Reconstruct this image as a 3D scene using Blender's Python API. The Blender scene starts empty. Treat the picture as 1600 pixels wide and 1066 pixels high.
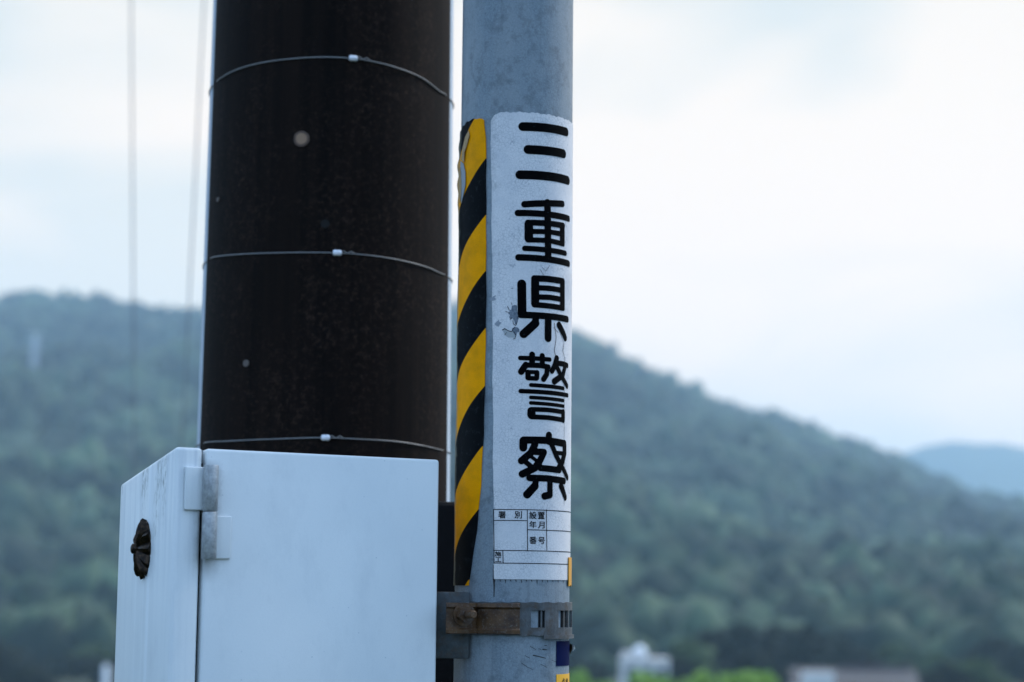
import bpy, bmesh, math, random
import numpy as np
from mathutils import Vector, Matrix
from mathutils import noise as mnoise
R = math.radians
C = bpy.context.scene.collection
rnd = random.Random(7)

# ---------------------------------------------------------------- camera
CAMZ = 1.6
FPX = 3111.0                      # focal length in pixels of the 1600 px wide photograph (70 mm on 36 mm)
HORY = 930.0                      # eye level row
PITCH = math.atan((HORY - 533) / FPX)
ROLL = R(0.6)
sc = bpy.context.scene
cam = bpy.data.objects.new('camera', bpy.data.cameras.new('camera'))
C.objects.link(cam)
RM = Matrix.Rotation(R(90) + PITCH, 3, 'X') @ Matrix.Rotation(ROLL, 3, 'Z')
cam.location = (0, 0, CAMZ)
cam.rotation_euler = RM.to_euler()
cam.data.lens = 70
cam.data.sensor_width = 36
cam.data.clip_start = 0.05
cam.data.clip_end = 20000
cam.data.dof.use_dof = True
cam.data.dof.focus_distance = 2.87
cam.data.dof.aperture_fstop = 3.4
sc.camera = cam

# ---------------------------------------------------------------- sky and sun
SUN_EL, SUN_AZ = 48.0, 62.0       # azimuth clockwise from +Y (ahead), so ahead and to the right
world = bpy.data.worlds.new("World")
sc.world = world
world.use_nodes = True
wt = world.node_tree
wt.nodes.clear()
def WN(t, **k):
    n = wt.nodes.new(t)
    for a, b in k.items(): setattr(n, a, b)
    return n
wo = WN('ShaderNodeOutputWorld'); wb = WN('ShaderNodeBackground')
wb.inputs['Strength'].default_value = 0.1
sky = WN('ShaderNodeTexSky', sky_type='NISHITA', sun_disc=False)
sky.sun_elevation = R(SUN_EL); sky.sun_rotation = R(SUN_AZ)
tc = WN('ShaderNodeTexCoord')
sep = WN('ShaderNodeSeparateXYZ')
wt.links.new(tc.outputs['Generated'], sep.inputs[0])
# an overcast layer: white ahead, bluer behind, dimmed in the view cone only
dotn = WN('ShaderNodeVectorMath', operation='DOT_PRODUCT')
dotn.inputs[1].default_value = (0.15, 0.93, 0.34)
wt.links.new(tc.outputs['Generated'], dotn.inputs[0])
ramp = WN('ShaderNodeValToRGB')
e = ramp.color_ramp.elements
e[0].position = 0.0; e[0].color = (0.40, 0.575, 0.86, 1)
e[1].position = 0.93; e[1].color = (1.04, 0.90, 0.80, 1)
m = e.new(0.5); m.color = (0.48, 0.65, 0.89, 1)
wt.links.new(dotn.outputs['Value'], ramp.inputs[0])
mp = WN('ShaderNodeMapping'); mp.inputs['Scale'].default_value = (1.0, 1.0, 2.6)
wt.links.new(tc.outputs['Generated'], mp.inputs[0])
cn = WN('ShaderNodeTexNoise'); cn.inputs['Scale'].default_value = 4.4
cn.inputs['Detail'].default_value = 3.0; cn.inputs['Roughness'].default_value = 0.45
cn.inputs['Distortion'].default_value = 0.5
wt.links.new(mp.outputs[0], cn.inputs['Vector'])
cr = WN('ShaderNodeValToRGB')
ce = cr.color_ramp.elements
ce[0].position = 0.40; ce[0].color = (0.74, 0.85, 0.93, 1)
ce[1].position = 0.60; ce[1].color = (1.0, 1.0, 1.0, 1)
wt.links.new(cn.outputs['Fac'], cr.inputs[0])
mul = WN('ShaderNodeMix', data_type='RGBA', blend_type='MULTIPLY'); mul.inputs[0].default_value = 1.0
br = WN('ShaderNodeMapRange'); br.inputs[1].default_value = 0.84; br.inputs[2].default_value = 0.955; br.inputs[3].default_value = 1.2; br.inputs[4].default_value = 0.70
dot2 = WN('ShaderNodeVectorMath', operation='DOT_PRODUCT'); dot2.inputs[1].default_value = (0.0, 0.992, 0.122)
wt.links.new(tc.outputs['Generated'], dot2.inputs[0]); wt.links.new(dot2.outputs['Value'], br.inputs[0])
brs = WN('ShaderNodeVectorMath', operation='SCALE'); wt.links.new(ramp.outputs[0], brs.inputs[0]); wt.links.new(br.outputs[0], brs.inputs['Scale'])
hz1 = WN('ShaderNodeValToRGB'); he = hz1.color_ramp.elements
he[0].position = 0.03; he[0].color = (0.80, 0.72, 0.60, 1); he[1].position = 0.30; he[1].color = (0.585, 0.605, 0.575, 1)
wt.links.new(sep.outputs['Z'], hz1.inputs[0])
hz2 = WN('ShaderNodeVectorMath', operation='SCALE'); hz2.inputs['Scale'].default_value = 1.6; wt.links.new(hz1.outputs[0], hz2.inputs[0])
hzw = WN('ShaderNodeMapRange'); hzw.inputs[1].default_value = 0.84; hzw.inputs[2].default_value = 0.955; wt.links.new(dot2.outputs['Value'], hzw.inputs[0])
hz3 = WN('ShaderNodeMix', data_type='RGBA'); hz3.inputs[6].default_value = (1, 1, 1, 1)
wt.links.new(hzw.outputs[0], hz3.inputs[0]); wt.links.new(hz2.outputs[0], hz3.inputs[7])
hz4 = WN('ShaderNodeMix', data_type='RGBA', blend_type='MULTIPLY'); hz4.inputs[0].default_value = 1.0
wt.links.new(brs.outputs[0], hz4.inputs[6]); wt.links.new(hz3.outputs[2], hz4.inputs[7])
wt.links.new(hz4.outputs[2], mul.inputs[6]); wt.links.new(cr.outputs[0], mul.inputs[7])
sc10 = WN('ShaderNodeVectorMath', operation='SCALE'); sc10.inputs['Scale'].default_value = 10.0
wt.links.new(mul.outputs[2], sc10.inputs[0])
mx = WN('ShaderNodeMix', data_type='RGBA'); mx.inputs[0].default_value = 0.93
wt.links.new(sky.outputs[0], mx.inputs[6]); wt.links.new(sc10.outputs[0], mx.inputs[7])
wt.links.new(mx.outputs[2], wb.inputs['Color']); wt.links.new(wb.outputs[0], wo.inputs[0])

sl = bpy.data.lights.new('sun', 'SUN')
sl.energy = 1.9; sl.angle = R(14); sl.color = (1.0, 0.965, 0.92)
so = bpy.data.objects.new('sun', sl); C.objects.link(so)
sd = Vector((math.sin(R(SUN_AZ)) * math.cos(R(SUN_EL)), math.cos(R(SUN_AZ)) * math.cos(R(SUN_EL)), math.sin(R(SUN_EL))))
so.rotation_euler = (-sd).to_track_quat('-Z', 'Y').to_euler()

sc.view_settings.view_transform = 'Standard'
sc.view_settings.look = 'None'
sc.view_settings.exposure = 0.8
sc.view_settings.gamma = 1.0
sc.cycles.use_denoising = True
sc.cycles.volume_bounces = 1
sc.cycles.max_bounces = 8

# ---------------------------------------------------------------- measuring helper: a photo pixel at a distance Y -> a point in the place
def ray(px, py):
    return RM @ Vector(((px - 800) / FPX, -(py - 533) / FPX, -1.0))
def P(px, py, Y):
    d = ray(px, py)
    return Vector((0, 0, CAMZ)) + d * (Y / d.y)

# ---------------------------------------------------------------- tagging
def tag(o, label=None, cat=None, group=None, kind=None):
    if label: o['label'] = label
    if cat: o['category'] = cat
    if group: o['group'] = group
    if kind: o['kind'] = kind
    return o
def empty(name, loc, label, cat, group=None, rz=0):
    o = bpy.data.objects.new(name, None); C.objects.link(o)
    o.location = loc; o.rotation_euler = (0, 0, rz); o.empty_display_size = 0.1
    return tag(o, label, cat, group)
def link(name, me, mat, parent=None, smooth=True):
    o = bpy.data.objects.new(name, me); C.objects.link(o)
    if mat: me.materials.append(mat)
    if smooth and len(me.polygons):
        me.polygons.foreach_set('use_smooth', [True] * len(me.polygons))
    if parent:
        o.parent = parent
        o.matrix_parent_inverse = Matrix.Identity(4)
        # geometry is given in world space: move it into the parent's frame
        inv = (Matrix.Translation(parent.location) @ parent.rotation_euler.to_matrix().to_4x4()).inverted()
        p = parent
        if p.parent:
            inv = inv @ Matrix.Identity(4)
            g = p.parent
            inv = (Matrix.Translation(g.location) @ g.rotation_euler.to_matrix().to_4x4() @ Matrix.Translation(p.location) @ p.rotation_euler.to_matrix().to_4x4()).inverted()
        me.transform(inv)
    return o
def mesh(name, v, f, uv=None):
    me = bpy.data.meshes.new(name)
    me.from_pydata([tuple(a) for a in v], [], f); me.update()
    if uv is not None:
        l = me.uv_layers.new(name='UVMap')
        for lp in me.loops:
            l.data[lp.index].uv = uv[lp.vertex_index]
    return me
def sharp(o, ang=35):
    me = o.data
    bm = bmesh.new(); bm.from_mesh(me)
    for ed in bm.edges:
        if len(ed.link_faces) == 2 and ed.calc_face_angle(0) > R(ang): ed.smooth = False
    bm.to_mesh(me); bm.free()
    return o

# ---------------------------------------------------------------- shape builders
class MB:
    def __init__(s): s.v = []; s.f = []
    def add(s, v, f):
        n = len(s.v); s.v += [Vector(a) for a in v]; s.f += [tuple(i + n for i in q) for q in f]
    def box(s, c, size, rot=None, bev=0, seg=2):
        bm = bmesh.new(); bmesh.ops.create_cube(bm, size=1)
        for v in bm.verts: v.co = Vector((v.co.x * size[0], v.co.y * size[1], v.co.z * size[2]))
        if bev: bmesh.ops.bevel(bm, geom=list(bm.edges), offset=bev, segments=seg, profile=0.6, affect='EDGES')
        s.frombm(bm, Matrix.Translation(c) @ (rot.to_4x4() if rot else Matrix.Identity(4)))
    def frombm(s, bm, M=Matrix.Identity(4)):
        bm.verts.index_update()
        s.add([M @ v.co for v in bm.verts], [[v.index for v in f.verts] for f in bm.faces]); bm.free()
    def tube(s, pts, rad, n=12, cap=True):
        pts = [Vector(p) for p in pts]
        if not hasattr(rad, '__len__'): rad = [rad] * len(pts)
        vs = []; up = Vector((0.123, 0.456, 0.881)).normalized()
        for i, p in enumerate(pts):
            t = (pts[min(i + 1, len(pts) - 1)] - pts[max(i - 1, 0)]).normalized()
            a = t.cross(up)
            if a.length < 1e-3: a = t.cross(Vector((1, 0, 0)))
            a.normalize(); b = t.cross(a)
            vs += [p + (a * math.cos(2 * math.pi * k / n) + b * math.sin(2 * math.pi * k / n)) * rad[i] for k in range(n)]
        fs = [(i * n + k, i * n + (k + 1) % n, (i + 1) * n + (k + 1) % n, (i + 1) * n + k) for i in range(len(pts) - 1) for k in range(n)]
        if cap: fs += [tuple(range(n - 1, -1, -1)), tuple((len(pts) - 1) * n + k for k in range(n))]
        s.add(vs, fs)
    def prism(s, poly, z0, z1, M=Matrix.Identity(4)):
        n = len(poly)
        s.add([M @ Vector((x, y, z0)) for x, y in poly] + [M @ Vector((x, y, z1)) for x, y in poly],
              [tuple(range(n - 1, -1, -1)), tuple(range(n, 2 * n))] + [(i, (i + 1) % n, n + (i + 1) % n, n + i) for i in range(n)])
    def build(s, name, mat, parent=None, smooth=True, ang=35, **t):
        o = link(name, mesh(name, s.v, s.f), mat, parent, smooth)
        if smooth: sharp(o, ang)
        return tag(o, **t)

# ---------------------------------------------------------------- materials
def M_(name, col, rough=0.6, metal=0.0, spec=0.5):
    m = bpy.data.materials.new(name); m.use_nodes = True
    b = m.node_tree.nodes['Principled BSDF']
    b.inputs['Base Color'].default_value = (*col, 1); b.inputs['Roughness'].default_value = rough
    b.inputs['Metallic'].default_value = metal; b.inputs['Specular IOR Level'].default_value = spec
    return m
class G:
    """small node-graph helper around one material"""
    def __init__(s, m): s.t = m.node_tree; s.b = s.t.nodes['Principled BSDF']
    def n(s, t, **k):
        x = s.t.nodes.new(t)
        for a, b in k.items(): setattr(x, a, b)
        return x
    def l(s, a, b): s.t.links.new(a, b)
    def coord(s, kind='Object', scale=(1, 1, 1), loc=(0, 0, 0)):
        t = s.n('ShaderNodeTexCoord'); mp = s.n('ShaderNodeMapping')
        mp.inputs['Scale'].default_value = scale; mp.inputs['Location'].default_value = loc
        s.l(t.outputs[kind], mp.inputs[0]); return mp.outputs[0]
    def noise(s, vec, scale, det=4, rough=0.5, dist=0):
        x = s.n('ShaderNodeTexNoise'); s.l(vec, x.inputs['Vector'])
        x.inputs['Scale'].default_value = scale; x.inputs['Detail'].default_value = det
        x.inputs['Roughness'].default_value = rough; x.inputs['Distortion'].default_value = dist
        return x.outputs['Fac']
    def vor(s, vec, scale, feat='F1'):
        x = s.n('ShaderNodeTexVoronoi', feature=feat); s.l(vec, x.inputs['Vector'])
        x.inputs['Scale'].default_value = scale; return x.outputs['Distance']
    def rng(s, val, a, b, c=0.0, d=1.0):
        x = s.n('ShaderNodeMapRange', clamp=True); s.l(val, x.inputs[0])
        for i, q in enumerate((a, b, c, d)): x.inputs[i + 1].default_value = q
        return x.outputs[0]
    def math(s, op, a, b=None):
        x = s.n('ShaderNodeMath', operation=op)
        for i, q in enumerate((a, b)):
            if q is None: continue
            if isinstance(q, (int, float)): x.inputs[i].default_value = q
            else: s.l(q, x.inputs[i])
        return x.outputs[0]
    def mix(s, fac, a, b):
        x = s.n('ShaderNodeMix', data_type='RGBA')
        for i, q in ((0, fac), (6, a), (7, b)):
            if isinstance(q, (int, float)): x.inputs[i].default_value = q
            elif isinstance(q, tuple): x.inputs[i].default_value = (*q, 1)
            else: s.l(q, x.inputs[i])
        return x.outputs[2]
    def col(s, c): s.l(c, s.b.inputs['Base Color'])
    def rough(s, c): s.l(c, s.b.inputs['Roughness'])
    def bump(s, h, dist, strength=1.0, prev=None):
        x = s.n('ShaderNodeBump'); x.inputs['Distance'].default_value = dist; x.inputs['Strength'].default_value = strength
        s.l(h, x.inputs['Height'])
        if prev: s.l(prev, x.inputs['Normal'])
        s.l(x.outputs[0], s.b.inputs['Normal']); return x.outputs[0]
    def sepxyz(s, v):
        x = s.n('ShaderNodeSeparateXYZ'); s.l(v, x.inputs[0]); return x.outputs

def mat_poletint():
    m = M_('galvanised_grey_paint', (0.36, 0.43, 0.50), 0.55, 0, 0.35); g = G(m); c = g.coord()
    fine = g.noise(c, 420, 5, 0.65); big = g.noise(g.coord(scale=(1, 1, 0.35)), 14, 5, 0.6)
    streak = g.noise(g.coord(scale=(1, 1, 0.05)), 60, 4, 0.6)
    a = g.mix(g.rng(fine, 0.35, 0.68), (0.125, 0.165, 0.20), (0.205, 0.255, 0.29))
    b = g.mix(g.rng(big, 0.40, 0.66, 0, 0.7), a, (0.25, 0.28, 0.30))
    b = g.mix(g.rng(g.noise(c, 45, 5, 0.7), 0.5, 0.68, 0, 0.6), b, (0.08, 0.10, 0.12))
    d = g.mix(g.rng(streak, 0.56, 0.72, 0, 0.45), b, (0.085, 0.105, 0.125))
    cr = g.vor(g.coord(scale=(1, 1, 0.8)), 170, 'DISTANCE_TO_EDGE')
    g.col(g.mix(g.rng(cr, 0.0, 0.05, 0.22, 0), d, (0.05, 0.065, 0.08)))
    g.bump(fine, 0.0006, 0.6)
    return m
def mat_sheet():
    m = M_('aged_reflective_sheet', (0.5, 0.55, 0.6), 0.42, 0, 0.4); g = G(m); c = g.coord()
    wob = g.noise(c, 60, 3)
    v = g.n('ShaderNodeVectorMath', operation='ADD'); sc_ = g.n('ShaderNodeVectorMath', operation='SCALE'); sc_.inputs['Scale'].default_value = 0.006
    nz = g.n('ShaderNodeTexNoise'); nz.inputs['Scale'].default_value = 90; g.l(c, nz.inputs['Vector']); g.l(nz.outputs['Color'], sc_.inputs[0])
    g.l(c, v.inputs[0]); g.l(sc_.outputs[0], v.inputs[1])
    crack = g.vor(v.outputs[0], 210, 'DISTANCE_TO_EDGE')
    fine = g.noise(c, 900, 4, 0.7); big = g.noise(c, 22, 5, 0.6)
    a = g.mix(g.rng(fine, 0.3, 0.7), (0.49, 0.485, 0.495), (0.69, 0.675, 0.68))
    b = g.mix(g.rng(big, 0.45, 0.72, 0, 0.4), a, (0.36, 0.39, 0.435))
    k = g.math('MULTIPLY', g.rng(crack, 0.0, 0.08, 0.55, 0), g.rng(g.noise(c, 16, 3), 0.38, 0.58, 0.15, 1))
    d = g.mix(k, b, (0.19, 0.21, 0.24))
    blot = g.rng(g.noise(c, 75, 4, 0.7), 0.62, 0.72, 0, 0.7)
    us = g.sepxyz(g.coord('UV')); edge_ = g.rng(g.math('ADD', us[0], g.math('MULTIPLY', g.noise(c, 45, 5, 0.7), 0.05)), -0.028, -0.002, 0.75, 0)
    d = g.mix(g.math('MULTIPLY', edge_, g.rng(g.noise(c, 130, 4, 0.7), 0.35, 0.65)), d, (0.20, 0.215, 0.225))
    g.col(g.mix(blot, d, (0.22, 0.25, 0.29)))
    g.bump(crack, 0.0004, 0.4)
    return m
def mat_hazard():
    m = M_('worn_hazard_sheet', (0.5, 0.35, 0.03), 0.55, 0, 0.04); g = G(m)
    uv = g.coord('UV'); s = g.sepxyz(uv)
    # stripes run at 45 degrees round the pole: v - u
    t = g.math('SUBTRACT', s[1], s[0])
    per = 0.1728
    fr = g.math('FRACT', g.math('DIVIDE', g.math('ADD', t, HZ_OFF), per))
    band = g.rng(g.math('ABSOLUTE', g.math('SUBTRACT', fr, 0.5)), 0.2475, 0.2525)
    grain = g.noise(uv, 800, 4, 0.7); big = g.noise(uv, 40, 4, 0.6)
    yel = g.mix(g.rng(grain, 0.3, 0.7), (0.66, 0.245, 0.0), (0.88, 0.35, 0.0))
    yel = g.mix(g.rng(big, 0.42, 0.7, 0, 0.6), yel, (0.48, 0.2, 0.003))
    blk = g.mix(g.rng(grain, 0.5, 0.8, 0, 0.5), (0.0015, 0.0025, 0.0035), (0.008, 0.0105, 0.012))
    blk = g.mix(g.rng(g.noise(uv, 90, 5, 0.7), 0.55, 0.75, 0, 0.35), blk, (0.055, 0.065, 0.07))
    c = g.mix(band, yel, blk)
    # bare weathered grey where the film has faded away towards its left edge
    edge = g.rng(g.math('ADD', s[0], g.math('MULTIPLY', g.noise(uv, 60, 4, 0.6), 0.03)), -0.108, -0.096, 1, 0)
    c = g.mix(g.math('MULTIPLY', edge, 0.75), c, (0.23, 0.22, 0.17))
    g.col(c); g.bump(grain, 0.0003, 0.4)
    return m
def mat_cabinet(name, side):
    m = M_(name, (0.6, 0.65, 0.7), 0.38, 0, 0.5); g = G(m); c = g.coord()
    fine = g.noise(c, 600, 4, 0.7); big = g.noise(c, 5, 4, 0.5)
    a = g.mix(g.rng(big, 0.3, 0.7), (0.61, 0.645, 0.655), (0.69, 0.715, 0.715))
    a = g.mix(g.rng(fine, 0.35, 0.75, 0, 0.18), a, (0.44, 0.50, 0.55))
    spots = g.vor(c, 42); 
    a = g.mix(g.rng(spots, 0.03, 0.055, 0.6, 0), a, (0.36, 0.42, 0.47))
    a = g.mix(g.rng(g.noise(g.coord(scale=(1, 1, 0.5)), 17, 6, 0.7), 0.5, 0.75, 0, 0.30), a, (0.42, 0.46, 0.49))
    # dirt and painted barrel shade round the hinge, run-off dirt below it
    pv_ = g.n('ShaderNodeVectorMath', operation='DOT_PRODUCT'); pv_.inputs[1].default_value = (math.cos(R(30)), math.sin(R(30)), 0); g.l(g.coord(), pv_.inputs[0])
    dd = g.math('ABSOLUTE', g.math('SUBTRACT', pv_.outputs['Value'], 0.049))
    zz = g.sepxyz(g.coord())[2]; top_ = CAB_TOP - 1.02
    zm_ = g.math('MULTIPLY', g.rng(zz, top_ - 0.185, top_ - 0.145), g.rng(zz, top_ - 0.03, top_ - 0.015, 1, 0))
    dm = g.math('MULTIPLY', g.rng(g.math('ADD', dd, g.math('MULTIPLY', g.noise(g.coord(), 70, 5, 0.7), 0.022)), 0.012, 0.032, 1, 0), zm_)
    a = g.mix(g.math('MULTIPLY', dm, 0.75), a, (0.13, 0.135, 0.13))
    if side:
        st = g.noise(g.coord(scale=(1, 1, 0.04)), 85, 4, 0.65)
        st2 = g.noise(g.coord(scale=(1, 1, 0.03)), 30, 3, 0.6)
        z = g.sepxyz(g.coord())[2]
        near = g.rng(z, CAB_TOP - 1.02 - 0.20, CAB_TOP - 1.02 - 0.05)
        a = g.mix(g.math('MULTIPLY', g.rng(st, 0.44, 0.68, 0, 0.6), g.rng(near, 0, 1, 0.3, 1)), a, (0.40, 0.45, 0.50))
        a = g.mix(g.rng(st2, 0.55, 0.68, 0, 0.3), a, (0.80, 0.85, 0.9))
        grime = g.math('MULTIPLY', g.rng(g.noise(g.coord(scale=(1, 1, 0.3)), 230, 5, 0.75), 0.46, 0.62), g.rng(g.noise(g.coord(scale=(1, 1, 0.12)), 22, 3), 0.50, 0.60))
        a = g.mix(g.math('MULTIPLY', g.math('MULTIPLY', grime, near), 0.75), a, (0.10, 0.13, 0.12))
    g.col(a); g.bump(g.noise(c, 260, 3, 0.6), 0.0004, 0.25)
    return m
def mat_rust():
    m = M_('rusty_strap', (0.15, 0.12, 0.1), 0.5, 0.0, 0.4); g = G(m); c = g.coord()
    n1 = g.noise(c, 55, 6, 0.65); n2 = g.noise(c, 300, 5, 0.7)
    a = g.mix(g.rng(n1, 0.35, 0.65), (0.026, 0.009, 0.002), (0.095, 0.045, 0.015))
    a = g.mix(g.rng(n2, 0.55, 0.75, 0, 0.6), a, (0.22, 0.22, 0.21))
    g.col(a); g.bump(n2, 0.0008, 0.6); return m
def mat_galv(name, c0, c1):
    m = M_(name, c0, 0.55, 0.25, 0.5); g = G(m); c = g.coord()
    n1 = g.noise(c, 40, 6, 0.7); n2 = g.noise(c, 260, 5, 0.7)
    a = g.mix(g.rng(n1, 0.35, 0.65), c0, c1)
    a = g.mix(g.rng(n2, 0.58, 0.72, 0, 0.5), a, tuple(x * 1.5 for x in c1))
    a = g.mix(g.rng(g.noise(c, 60, 5, 0.7), 0.48, 0.66, 0, 0.75), a, (0.055, 0.036, 0.022))
    g.col(a); g.bump(n2, 0.0008, 0.5); return m
def mat_cover():
    m = M_('dark_brown_pole_sheet', (0.012, 0.009, 0.008), 0.7, 0, 0.08); g = G(m); c = g.coord()
    st = g.noise(g.coord(scale=(1, 1, 0.02)), 45, 4, 0.6)
    sp = g.noise(c, 110, 6, 0.8); pt = g.noise(g.coord(scale=(1, 1, 0.4)), 8, 4, 0.6)
    a = g.mix(g.rng(st, 0.35, 0.7), (0.0020, 0.0011, 0.0008), (0.0095, 0.0050, 0.0034))
    a = g.mix(g.math('MULTIPLY', g.rng(sp, 0.50, 0.74), g.rng(pt, 0.42, 0.62, 0.1, 1)), a, (0.046, 0.027, 0.019))
    vo = g.vor(g.coord(scale=(1, 1, 0.8)), 12.5)
    a = g.mix(g.rng(vo, 0.018, 0.04, 0.5, 0), a, (0.09, 0.07, 0.06))
    g.col(a); g.bump(sp, 0.0006, 0.4); return m
def mat_foliage(name, dark, light, big=0.05, small=0.5):
    m = M_(name, dark, 0.8, 0, 0.2); g = G(m); c = g.coord()
    n1 = g.noise(c, big, 4, 0.6); n2 = g.noise(c, small, 3, 0.6)
    f = g.math('ADD', g.math('MULTIPLY', g.rng(n1, 0.32, 0.68), 0.65), g.math('MULTIPLY', g.rng(n2, 0.3, 0.7), 0.35))
    g.col(g.mix(f, dark, light)); return m

CAB_TOP = 1.79
HZ_OFF = 0.0
# ---------------------------------------------------------------- the land
def lerpprof(pts, x):
    if x <= pts[0][0]: return pts[0][1]
    for (a, b), (c, d) in zip(pts, pts[1:]):
        if x <= c:
            t = (x - a) / (c - a); t = t * t * (3 - 2 * t) * 0.4 + t * 0.6
            return b + (d - b) * t
    return pts[-1][1]
def ground_z(x, y):
    t = min(max((y - 22) / 120, 0), 1); t = t * t * (3 - 2 * t)
    return -15.0 * t
m_ground = M_('ground_earth', (0.12, 0.12, 0.08), 0.9); g_ = G(m_ground)
g_.col(g_.mix(g_.rng(g_.noise(g_.coord(), 0.08, 5), 0.4, 0.6), (0.015, 0.028, 0.012), (0.045, 0.065, 0.022)))
xs = [-2400, -1200, -600, -300, -150, -80, -40, -20, -8, 0, 8, 20, 40, 80, 150, 300, 600, 1200, 2400]
ys = [-300, -150, -60, -20, -5, 3, 10, 22] + [22 + 10 * i for i in range(1, 14)] + [180, 240, 320, 420, 550, 800, 1200, 2000, 3000, 4300, 5600]
gv = [(x, y, ground_z(x, y)) for y in ys for x in xs]
nx = len(xs)
gf = [(j * nx + i, j * nx + i + 1, (j + 1) * nx + i + 1, (j + 1) * nx + i) for j in range(len(ys) - 1) for i in range(nx - 1)]
tag(link('ground', mesh('ground', gv, gf), m_ground), kind='structure')

def ridge(prof_px, Y):
    out = []
    for px, py in prof_px:
        p = P(px, py, Y); out.append((p.x, p.z))
    return out
RID1 = ridge([(-900, 560), (-400, 520), (-150, 482), (0, 463), (60, 457), (110, 461), (150, 459), (200, 473), (250, 478), (310, 482), (420, 470), (520, 455), (620, 458),
              (705, 470), (800, 488), (900, 516), (955, 542), (1000, 567), (1075, 602), (1130, 624), (1250, 657), (1330, 688), (1400, 712), (1460, 742),
              (1520, 768), (1600, 786), (1750, 800), (2100, 850), (2700, 925)], 2100)
RID2 = ridge([(1000, 900), (1200, 830), (1330, 752), (1412, 708), (1450, 696), (1495, 690), (1530, 694), (1563, 693), (1600, 700), (1680, 705), (1800, 690), (2000, 740), (2300, 800)], 4800)
def fbm(x, y, s, o=4):
    return mnoise.fractal(Vector((x / s, y / s, 3.7)), 0.9, 2.1, o)
def hill_z(x, y):
    top = lerpprof(RID1, x * 2100 / max(y, 900) if y < 2100 else x) - 5
    t = (y - 400) / (2100 - 400)
    if t <= 0: return -17
    if t <= 1:
        s = 0.22 * t + 0.78 * t ** 1.4
        bump = max(0, math.sin(math.pi * min(t, 1))) ** 1.1
        z = -16 + (top + 16) * s + fbm(x * 1.3, y * 0.6, 260) * 30 * bump + fbm(x + 900, y, 110) * 9 * bump
        return z
    return -16 + (top + 16) * max(0, 1 - (t - 1) * 0.8)
def grid(name, fx, x0, x1, nx, y0, y1, ny, mat, **t):
    v = []; f = []
    for j in range(ny + 1):
        y = y0 + (y1 - y0) * j / ny
        for i in range(nx + 1):
            x = x0 + (x1 - x0) * i / nx; v.append((x, y, fx(x, y)))
    for j in range(ny):
        for i in range(nx):
            a = j * (nx + 1) + i; f.append((a, a + 1, a + nx + 2, a + nx + 1))
    return tag(link(name, mesh(name, v, f), mat), **t)
m_hill = mat_foliage('wooded_hill_floor', (0.018, 0.032, 0.018), (0.05, 0.075, 0.035), 0.01, 0.08)
grid('hill', hill_z, -1300, 1500, 170, 400, 2400, 130, m_hill, kind='structure')
def far_z(x, y):
    top = lerpprof(RID2, x); t = abs(y - 4800) / 700
    return -16 + (top + 16) * max(0, 1 - t) + fbm(x, y, 300) * 10 * (1 - t) * (t > 0.06)
grid('far_ridge', far_z, 250, 2350, 90, 4100, 5500, 24, m_hill, kind='structure')

# the wood on the hill: thousands of crowns that read as one mass
def forest():
    bm = bmesh.new(); bmesh.ops.create_icosphere(bm, subdivisions=2, radius=1)
    bv = np.array([v.co[:] for v in bm.verts]); bf = np.array([[v.index for v in f.verts] for f in bm.faces]); bm.free()
    rs = np.random.RandomState(5)
    var = []
    for k in range(8):
        d = 1 + 0.28 * rs.randn(len(bv)) * 0.8
        var.append(bv * d[:, None])
    V = []; F = []; n = 0; A = []
    cnt = 0
    while cnt < 24000:
        t = rs.rand() ** 0.9; y = 410 + t * 1720
        x = (rs.rand() * 2 - 1) * (0.36 * y + 30)
        z = hill_z(x, y)
        r = (2.6 + 5.2 * rs.rand() ** 2.2) * (0.9 + 0.55 * y / 2100) * (0.55 if y > 1850 else 1)
        h = r * (0.8 + 0.7 * rs.rand())
        b = var[rs.randint(8)]; a = rs.rand() * 6.28
        q = b.copy(); q[:, 0] = b[:, 0] * math.cos(a) - b[:, 1] * math.sin(a); q[:, 1] = b[:, 0] * math.sin(a) + b[:, 1] * math.cos(a)
        q = q * np.array([r, r, h]) + np.array([x, y, z + h * 0.35 + r * 0.2 * rs.randn()])
        V.append(q); F.append(bf + n); n += len(bv); cnt += 1
        A.append(np.full(len(bv), rs.rand() ** 1.6))
    V = np.concatenate(V); F = np.concatenate(F); A = np.concatenate(A)
    me = bpy.data.meshes.new('forest')
    me.vertices.add(len(V)); me.vertices.foreach_set('co', V.astype(np.float32).ravel())
    me.loops.add(F.size); me.loops.foreach_set('vertex_index', F.astype(np.int32).ravel())
    me.polygons.add(len(F)); me.polygons.foreach_set('loop_start', np.arange(0, F.size, 3, dtype=np.int32))
    me.polygons.foreach_set('loop_total', np.full(len(F), 3, dtype=np.int32))
    me.update(calc_edges=True); me.validate()
    at = me.attributes.new('tone', 'FLOAT', 'POINT'); at.data.foreach_set('value', A.astype(np.float32))
    m = M_('mixed_forest', (0.03, 0.05, 0.03), 0.85, 0, 0.15); g = G(m); c = g.coord()
    an = g.n('ShaderNodeAttribute', attribute_name='tone')
    f = g.math('ADD', g.math('MULTIPLY', an.outputs['Fac'], 0.35), g.math('MULTIPLY', g.rng(g.noise(c, 0.007, 5, 0.62), 0.38, 0.62), 0.65))
    cc = g.mix(f, (0.004, 0.012, 0.010), (0.072, 0.122, 0.068))
    cc = g.mix(g.rng(g.noise(c, 0.022, 4, 0.6), 0.47, 0.57, 0, 0.93), cc, (0.008, 0.018, 0.014))
    cc = g.mix(g.rng(g.noise(c, 0.03, 3), 0.60, 0.7, 0, 0.6), cc, (0.10, 0.15, 0.095))
    g.col(cc)
    o = link('forest', me, m, smooth=False)
    return tag(o, kind='stuff')
forest()

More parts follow.
